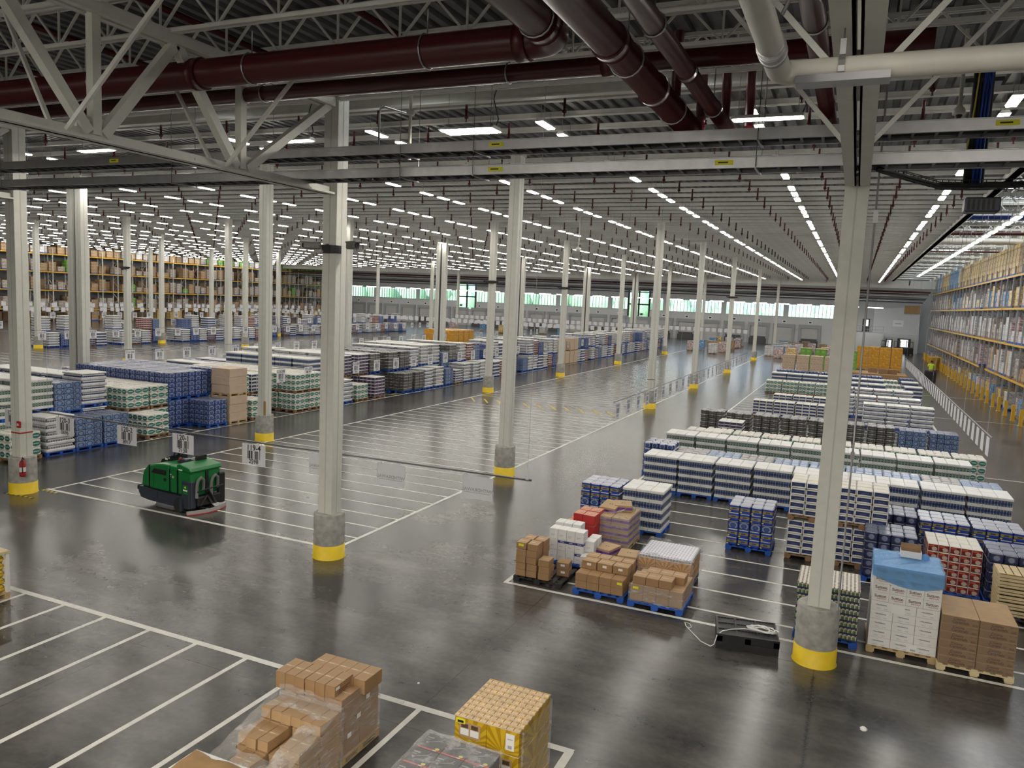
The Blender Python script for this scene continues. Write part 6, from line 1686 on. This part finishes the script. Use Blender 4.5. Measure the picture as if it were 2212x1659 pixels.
    for i in range(4):
        for j in range(2):
            for k in range(3): link('carton', bx4, t, (-.354 + .236 * i, -.21 + .42 * j, .127 + .224 * k))
    for i in range(5):
        o = link('carton', bx4, t, (-.30 + .185 * i, .2, .80)); o.scale = (.79, .98, .86)
    o = link('carton', bx4, t, (.37, -.2, .80)); o.scale = (.8, .95, .42)
    b = MB(); film_shell(b, -.475, -.425, .06, .475, .425, .92, 2, False, .03); part('stretch_wrap', b, 'stretch_film', t)
    for i in range(3):
        b = MB(); b.box(.489, -.3 + .2 * i, .35 + .17 * i, .492, -.22 + .2 * i, .41 + .17 * i); part('shipping_label', b, 'tag_white', t)
    for i in range(6):
        t = thing('cardboard_box', f'tall brown box in the row on the nearest wrapped load, {nth(i + 1)} from the left', 'box', (-6.455 + .157 * i, 7.81 + rr.uniform(-.01, .01), .80), rr.uniform(-.02, .02), 'box row on the nearest wrapped load')
        b = MB(); b.cbox(-.075, -.20, 0, .075, .20, .225, .004, 0, 1); part('carton', b, ['cardboard', 'tape_top'], t)
        b = MB(); b.box(.0755, -.18, .165, .077, -.10, .205); b.box(.0755, .10, .03, .077, .17, .085); part('label', b, 'tag_white', t)
        if i == 5:
            b = MB()
            for q in range(3): b.box(.0755, -.12, .14 - .025 * q, .0765, .12 - .05 * q, .15 - .025 * q)
            part('print', b, 'ink_brown', t)
    t = thing('wrapped_box_load', 'sagging wrapped load of small brown boxes in the nearest stalls', 'pallet load', (-5.90, 6.92, 0))
    link('pallet', pallet_mesh('pallet_wood', .95, 1.15), t)
    bm = MB(); bm.cbox(-.075, -.20, 0, .075, .20, .13, .004, 0, 1); bx5 = bm.mesh('carton', ['cardboard_light', 'tape_top'])
    for i in range(6):
        for j in range(3):
            hgt = (3 if j == 0 else 4 if j == 1 else 5)
            for k in range(hgt):
                if k == hgt - 1 and (i, j) in ((3, 0), (0, 0), (3, 1), (5, 0)): continue
                o = link('carton', bx5, t, (-.39 + .156 * i + rr.uniform(-.012, .012), -.38 + .40 * j + rr.uniform(-.02, .02), .127 + .132 * k)); o.rotation_euler = (-.05 * (k == hgt - 1), 0, rr.uniform(-.06, .06))
    b = MB(); st = len(b.v)
    NX, NY = 10, 10
    for j in range(NY + 1):
        for i in range(NX + 1):
            x, y = -.52 + 1.04 * i / NX, -.62 + 1.22 * j / NY
            zt = .56 + .30 * j / NY + .02 * math.sin(i * 1.9 + j * 2.3)
            b.v.append((x, y, zt))
    for j in range(NY):
        for i in range(NX):
            if 1 < i < 7 and 1 < j < 8: continue
            a = st + j * (NX + 1) + i; b.face([a, a + 1, a + NX + 2, a + NX + 1])
    for (xs, ys) in (((-.52, -.52), (-.62, .6)), ((.52, .52), (-.62, .6)), ((-.52, .52), (-.62, -.62))):
        n = 6
        for i in range(n):
            p = [(xs[0] + (xs[1] - xs[0]) * u, ys[0] + (ys[1] - ys[0]) * u) for u in (i / n, (i + 1) / n)]
            zt = [.56 + .30 * (q[1] + .62) / 1.22 for q in p]
            b.quad([(*p[0], .05), (*p[1], .05), (*p[1], zt[1]), (*p[0], zt[0])])
    part('stretch_wrap', b, 'stretch_film', t)
    t = thing('draped_crate', 'white crate draped with a creased brown sheet at the bottom edge', 'crate', (-5.80, 5.60, 0))
    b = MB(); b.box(-.48, -.42, 0, .48, .44, .86); part('crate_body', b, 'white_card', t)
    b = MB(); st = len(b.v); N = 14
    for j in range(N + 1):
        for i in range(N + 1):
            u, v = i / N, j / N
            x, y = -.46 + .88 * u, -.44 + .84 * v
            z = .875 + .07 * math.sin(u * math.pi) * math.sin(v * math.pi) + .012 * math.sin(u * 13 + v * 7) + .008 * math.sin(v * 19 - u * 5)
            b.v.append((x, y, z))
    for j in range(N):
        for i in range(N):
            a = st + j * (N + 1) + i; b.face([a, a + 1, a + N + 2, a + N + 1], 0, None, True)
    part('sheet', b, 'cloth_brown', t)
    # B3: black product boxes
    t = thing('black_box_load', 'low load of glossy black product boxes under clear film, bottom edge', 'pallet load', (-3.66, 6.98, 0))
    link('pallet', pallet_mesh('pallet_wood', .92, .95), t)
    bm = MB(); bm.cbox(-.147, -.15, 0, .147, .15, .26, .004, 0, 0); bx6 = bm.mesh('carton', 'black_box')
    for i in range(3):
        for j in range(3):
            for k in range(3):
                c = link('carton', bx6, t, (-.30 + .30 * i, -.31 + .31 * j, .127 + .272 * k))
                if k == 2:
                    b = MB(); b.tube([(-.07, -.02, .263), (.05, .05, .263)], .006, 5); 
                    for q in (-.03, .03): b.tube([(.05, .05, .263), (.085 + q * .3, .075 - q, .263)], .005, 5)
                    b.cyl((-.08, -.028, .26), (-.08, -.028, .266), .016, 10); part('printed_wand', b, 'wire', c)
    b = MB(); film_shell(b, -.46, -.47, .10, .46, .47, .955, 6, True, .02); part('stretch_wrap', b, 'stretch_film', t)
    b = MB(); b.box(-.10, -.44, .962, .12, -.25, .964); part('paper_sheet', b, 'tag_white', t)
    # B4: yellow cracker cases
    t = thing('cracker_case_load', 'yellow sunburst cracker cases with an open printed top at the bottom edge', 'pallet load', (-3.53, 8.24, 0))
    link('pallet', pallet_mesh('pallet_wood', .88, 1.02), t)
    for k in range(3):
        for i in range(2):
            b = MB(); x0 = -.42 + .42 * i; b.cbox(x0, -.49, .127 + .305 * k, x0 + .418, .49, .127 + .305 * k + .302, .004, 0, 1, True)
            c = part('case', b, ['sunburst_yellow', 'cracker_tops'], t)
            if (k + i) % 2 == 0:
                b = MB(); b.box(x0 + .06, -.493, .127 + .305 * k + .06, x0 + .34, -.490, .127 + .305 * k + .25, 0)
                for q in range(2): b.box(x0 + .08 + .13 * q, -.495, .127 + .305 * k + .09, x0 + .19 + .13 * q, -.493, .127 + .305 * k + .17, 1); b.box(x0 + .09 + .13 * q, -.495, .127 + .305 * k + .18, x0 + .18 + .13 * q, -.493, .127 + .305 * k + .23, 2)
                part('picture_panel', b, ['cardboard_light', 'tag_white', 'ink_brown'], c)
    b = MB(); b.box(-.425, -.495, 1.04, .425, .495, 1.046, 0); part('top_print', b, 'cracker_tops', t)
    b = MB(); b.box(.25, -.497, .80, .36, -.494, 1.0, 0); b.box(.28, -.499, .82, .33, -.497, .86, 1); b.box(.27, -.499, .93, .34, -.497, .94, 1); part('shipping_label', b, ['tag_white', 'ink_grey'], t)
    b = MB(); b.box(-.40, -.497, .96, -.28, -.494, 1.02, 0); b.box(-.38, -.499, .97, -.30, -.497, 1.0, 1); part('sticker', b, ['tag_yellow', 'ink'], t)
    b = MB(); film_shell(b, -.43, -.40, .12, .432, .50, 1.0, 9, False, .03); part('stretch_wrap', b, 'stretch_film', t)
    # crate of yellow bags at the left edge
    t = thing('bag_crate', 'white-posted crate of yellow bags cut off by the left edge', 'crate', (-14.55, 8.5, 0))
    link('pallet', pallet_mesh('pallet_wood', 1.1, 1.0), t)
    for k in range(5):
        b = MB()
        for j in range(2): b.cbox(-.5, -.48 + .48 * j, .13 + .14 * k, .5, -.02 + .48 * j, .265 + .14 * k, .045, 0, 0, False)
        part('bag_layer', b, 'yellow_bags', t)
    for sx in (-.52, .52):
        for sy in (-.47, .47):
            b = MB(); b.box(sx - .03, sy - .03, .126, sx + .03, sy + .03, .87); part('post', b, 'white_card', t)
    b = MB(); b.box(-.56, -.51, .87, .56, .51, .92, 0); part('lid', b, 'pale_wood', t)
build_front()

# ------------------------------------------------------------------ floor scrubber
def build_scrubber():
    t = thing('floor_scrubber', 'green and dark grey ride-on floor scrubber parked on the striped stalls', 'floor scrubber', (-16.32, 15.2, 0), -.08)
    def body(name, prof, y0, y1, mat, bev=.06, parent=t):
        """side profile (x, z) pulled across, edges rounded in y"""
        b = MB(); n = len(prof); cx = sum(p[0] for p in prof) / n; cz = sum(p[1] for p in prof) / n
        rings = [(y0, bev), (y0 + bev * .3, bev * .3), (y0 + bev, 0), (y1 - bev, 0), (y1 - bev * .3, bev * .3), (y1, bev)]
        st = len(b.v)
        for (y, k) in rings:
            for (x, z) in prof:
                d = math.hypot(x - cx, z - cz) or 1
                b.v.append((x - (x - cx) / d * k, y, z - (z - cz) / d * k))
        for r_ in range(len(rings) - 1):
            for i in range(n):
                j = (i + 1) % n; a, c = st + r_ * n, st + (r_ + 1) * n
                b.face([a + j, a + i, c + i, c + j][::-1], 0, None, False)
        b.face([st + i for i in range(n)], 0); b.face([st + 5 * n + i for i in range(n)][::-1], 0)
        return part(name, b, mat, parent)
    # front faces -x; rear faces +x
    lower = [(-1.05, .16), (-.75, .12), (.55, .10), (.98, .22), (.98, .42), (-1.10, .46), (-1.14, .30)]
    body('lower_body', lower, -.50, .50, 'scrub_grey', .03)
    b = MB(); b.cbox(-1.2, -.50, .33, -1.08, .50, .48, .03); part('front_bumper', b, 'black', t)
    body('front_hood', [(-1.04, .46), (-.70, .46), (-.70, 1.10), (-.80, 1.06), (-.95, .93), (-1.03, .75)], -.47, .47, 'scrub_green', .07)
    body('side_panel', [(-.69, .46), (.12, .46), (.12, 1.20), (-.2, 1.20), (-.45, 1.16), (-.69, 1.08)], -.49, .49, 'scrub_green', .06)
    body('middle_panel', [(.135, .46), (.42, .46), (.42, 1.18), (.135, 1.20)], -.48, .48, 'scrub_green', .05)
    body('tank', [(.435, .46), (.93, .46), (.97, .80), (.95, 1.08), (.435, 1.12)], -.48, .48, 'scrub_green', .06)
    body('tank_lid', [(.40, 1.13), (.97, 1.09), (1.0, 1.14), (.95, 1.21), (.5, 1.29), (.40, 1.26)], -.50, .50, 'scrub_green', .05)
    b = MB(); b.box(-.48, -.503, .90, .0, -.488, 1.03); b.hexa([(-.6, -.503, .90), (-.48, -.503, .90), (-.48, -.488, .90), (-.6, -.488, .90), (-.50, -.503, 1.0), (-.48, -.503, 1.03), (-.48, -.488, 1.03), (-.50, -.488, 1.0)]); part('vent', b, 'black', t)
    b = MB(); b.cyl((-.05, -.505, .78), (-.05, -.485, .78), .045, 14); part('handle_recess', b, 'black', t)
    for x in (-.695, .128, .428):
        b = MB(); b.box(x - .008, -.497, .46, x + .008, -.47, 1.1); part('seam', b, 'black', t)
    b = MB(); b.box(-.50, -.507, .50, .10, -.49, .52); b.box(-.52, -.507, .50, -.50, -.49, .88); b.tube([(-.45, -.50, .75), (-.40, -.50, .80), (-.33, -.50, .75), (-.40, -.50, .70), (-.45, -.50, .75)], .006, 5); part('raised_moulding', b, 'scrub_green', t)
    # control panel, wheel, seat area
    b = MB(); b.hexa([(-.72, -.12, 1.05), (-.30, -.12, 1.16), (-.30, .42, 1.16), (-.72, .42, 1.05), (-.66, -.12, 1.19), (-.28, -.12, 1.33), (-.28, .42, 1.33), (-.66, .42, 1.19)]); part('control_panel', b, 'black', t)
    b = MB(); b.box(-.52, -.124, 1.2, -.42, -.12, 1.25); b.box(-.38, -.124, 1.24, -.34, -.12, 1.28); part('panel_label', b, 'tag_white', t)
    b = MB(); c = Vector((-.20, .08, 1.40)); R3 = Matrix.Rotation(-.95, 3, 'Y'); pts = []
    for k in range(25):
        a = math.pi * 2 * k / 24; pts.append(c + R3 @ Vector((.155 * math.cos(a), .155 * math.sin(a), 0)))
    b.tube(pts, .016, 8, 0, False)
    for k in range(3):
        a = math.pi * 2 * k / 3 + .5; b.tube([c, c + R3 @ Vector((.155 * math.cos(a), .155 * math.sin(a), 0))], .013, 6)
    b.tube([c, c + Vector((-.12, 0, -.16))], .025, 8); part('steering_wheel', b, 'black', t)
    b = MB(); b.lathe([(.05, 0), (.06, .02), (.05, .09), (.02, .11), (0, .11)], 14, 0, (-.02, -.02, 1.20)); part('warning_beacon', b, 'red', t)
    b = MB(); b.cbox(.12, .0, 1.18, .5, .44, 1.28, .04); b.cbox(.46, .02, 1.24, .54, .40, 1.44, .04); part('seat', b, 'black', t)
    b = MB(); b.cbox(.22, -.22, 1.20, .42, -.02, 1.34, .02); b.bar((.05, -.14, 1.2), (.25, -.14, 1.34), .06, .06); part('arm_console', b, 'scrub_grey', t)
    # rear quarter: grey pillar, decal, hoses, bumper bar, squeegee, wheels
    b = MB(); b.cbox(.62, -.515, .12, .92, -.40, .86, .02); b.cbox(.90, -.50, .14, .99, -.34, .86, .02); part('rear_pillar', b, 'scrub_grey', t)
    b = MB(); b.cbox(.90, .36, .14, 1.05, .56, .98, .03); part('rear_pillar', b, 'black', t)
    b = MB(); b.box(.68, -.520, .52, .88, -.515, .76, 0); b.cyl((.78, -.523, .70), (.78, -.52, .70), .028, 14, 1); b.box(.70, -.523, .60, .86, -.52, .64, 2); part('decal', b, ['scrub_green', 'tag_yellow', 'tag_white'], t)
    text('T', .10, t, (.19, -.497, .93), FRONT, 'ink_white'); text('20', .085, t, (.275, -.497, .90), FRONT, 'ink_white')
    b = MB(); b.box(.50, -.505, 1.12, .64, -.50, 1.15); part('name_plate', b, 'tag_white', t)
    for y in (-.24, .22):
        b = MB(); b.tube([(1.02, y - .12, .42), (1.03, y - .12, .75), (1.04, y - .08, .90), (1.05, y, .95), (1.04, y + .08, .88), (1.02, y + .10, .70), (1.0, y + .10, .60)], .042, 10); part('hose', b, 'hose_grey', t)
    b = MB(); b.tube([(.98, -.40, .55), (1.12, -.34, .62), (1.16, 0, .66), (1.12, .40, .66), (1.02, .5, .62)], .018, 8); part('rear_rail', b, 'black', t)
    b = MB(); b.box(.96, -.04, .46, 1.0, .04, 1.08); b.cbox(.97, -.34, .18, 1.06, .40, .44, .03); b.tube([(1.03, -.25, .2), (1.08, -.08, .45), (1.08, .08, .2)], .03, 8); b.tube([(1.05, .0, .55), (1.08, .08, .42), (1.06, .22, .2)], .03, 8); part('rear_frame', b, 'black', t)
    b = MB(); arc = [(1.0 + .20 * math.cos(k / 10 * math.pi - math.pi / 2), -.62 + 1.24 * k / 10) for k in range(11)]
    for (xa, ya), (xc, yc) in zip(arc, arc[1:]):
        b.hexa([(xa - .05, ya, .02), (xa, ya, .02), (xc, yc, .02), (xc - .05, yc, .02), (xa - .05, ya, .11), (xa, ya, .11), (xc, yc, .11), (xc - .05, yc, .11)], 0)
        b.hexa([(xa - .04, ya, 0), (xa + .006, ya, 0), (xc + .006, yc, 0), (xc - .04, yc, 0), (xa - .04, ya, .025), (xa + .006, ya, .025), (xc + .006, yc, .025), (xc - .04, yc, .025)], 1)
    part('squeegee', b, ['squeegee', 'red'], t)
    for y in (-.46, .46):
        b = MB(); b.cyl((.52, y - .07, .19), (.52, y + .07, .19), .19, 20); b.cyl((.52, y - .075, .19), (.52, y + .075, .19), .07, 12); part('wheel', b, 'rubber', t)
    b = MB(); b.cyl((-.72, -.06, .16), (-.72, .06, .16), .16, 18); part('wheel', b, 'rubber', t)
    b = MB(); b.box(.60, -.56, .05, .70, -.50, .38); part('splash_guard', b, 'scrub_grey', t)
    b = MB(); b.box(-.35, -.56, .03, .35, -.50, .085); b.cbox(-.40, -.52, .02, .40, .52, .12, .02, 0); part('scrub_deck_skirt', b, 'galv', t)
    b = MB(); b.box(-.35, -.506, .20, .42, -.50, .205); b.box(-.35, -.506, .20, -.345, -.50, .40); b.box(.415, -.506, .2, .42, -.5, .36); part('access_door_edge', b, 'black', t)
build_scrubber()
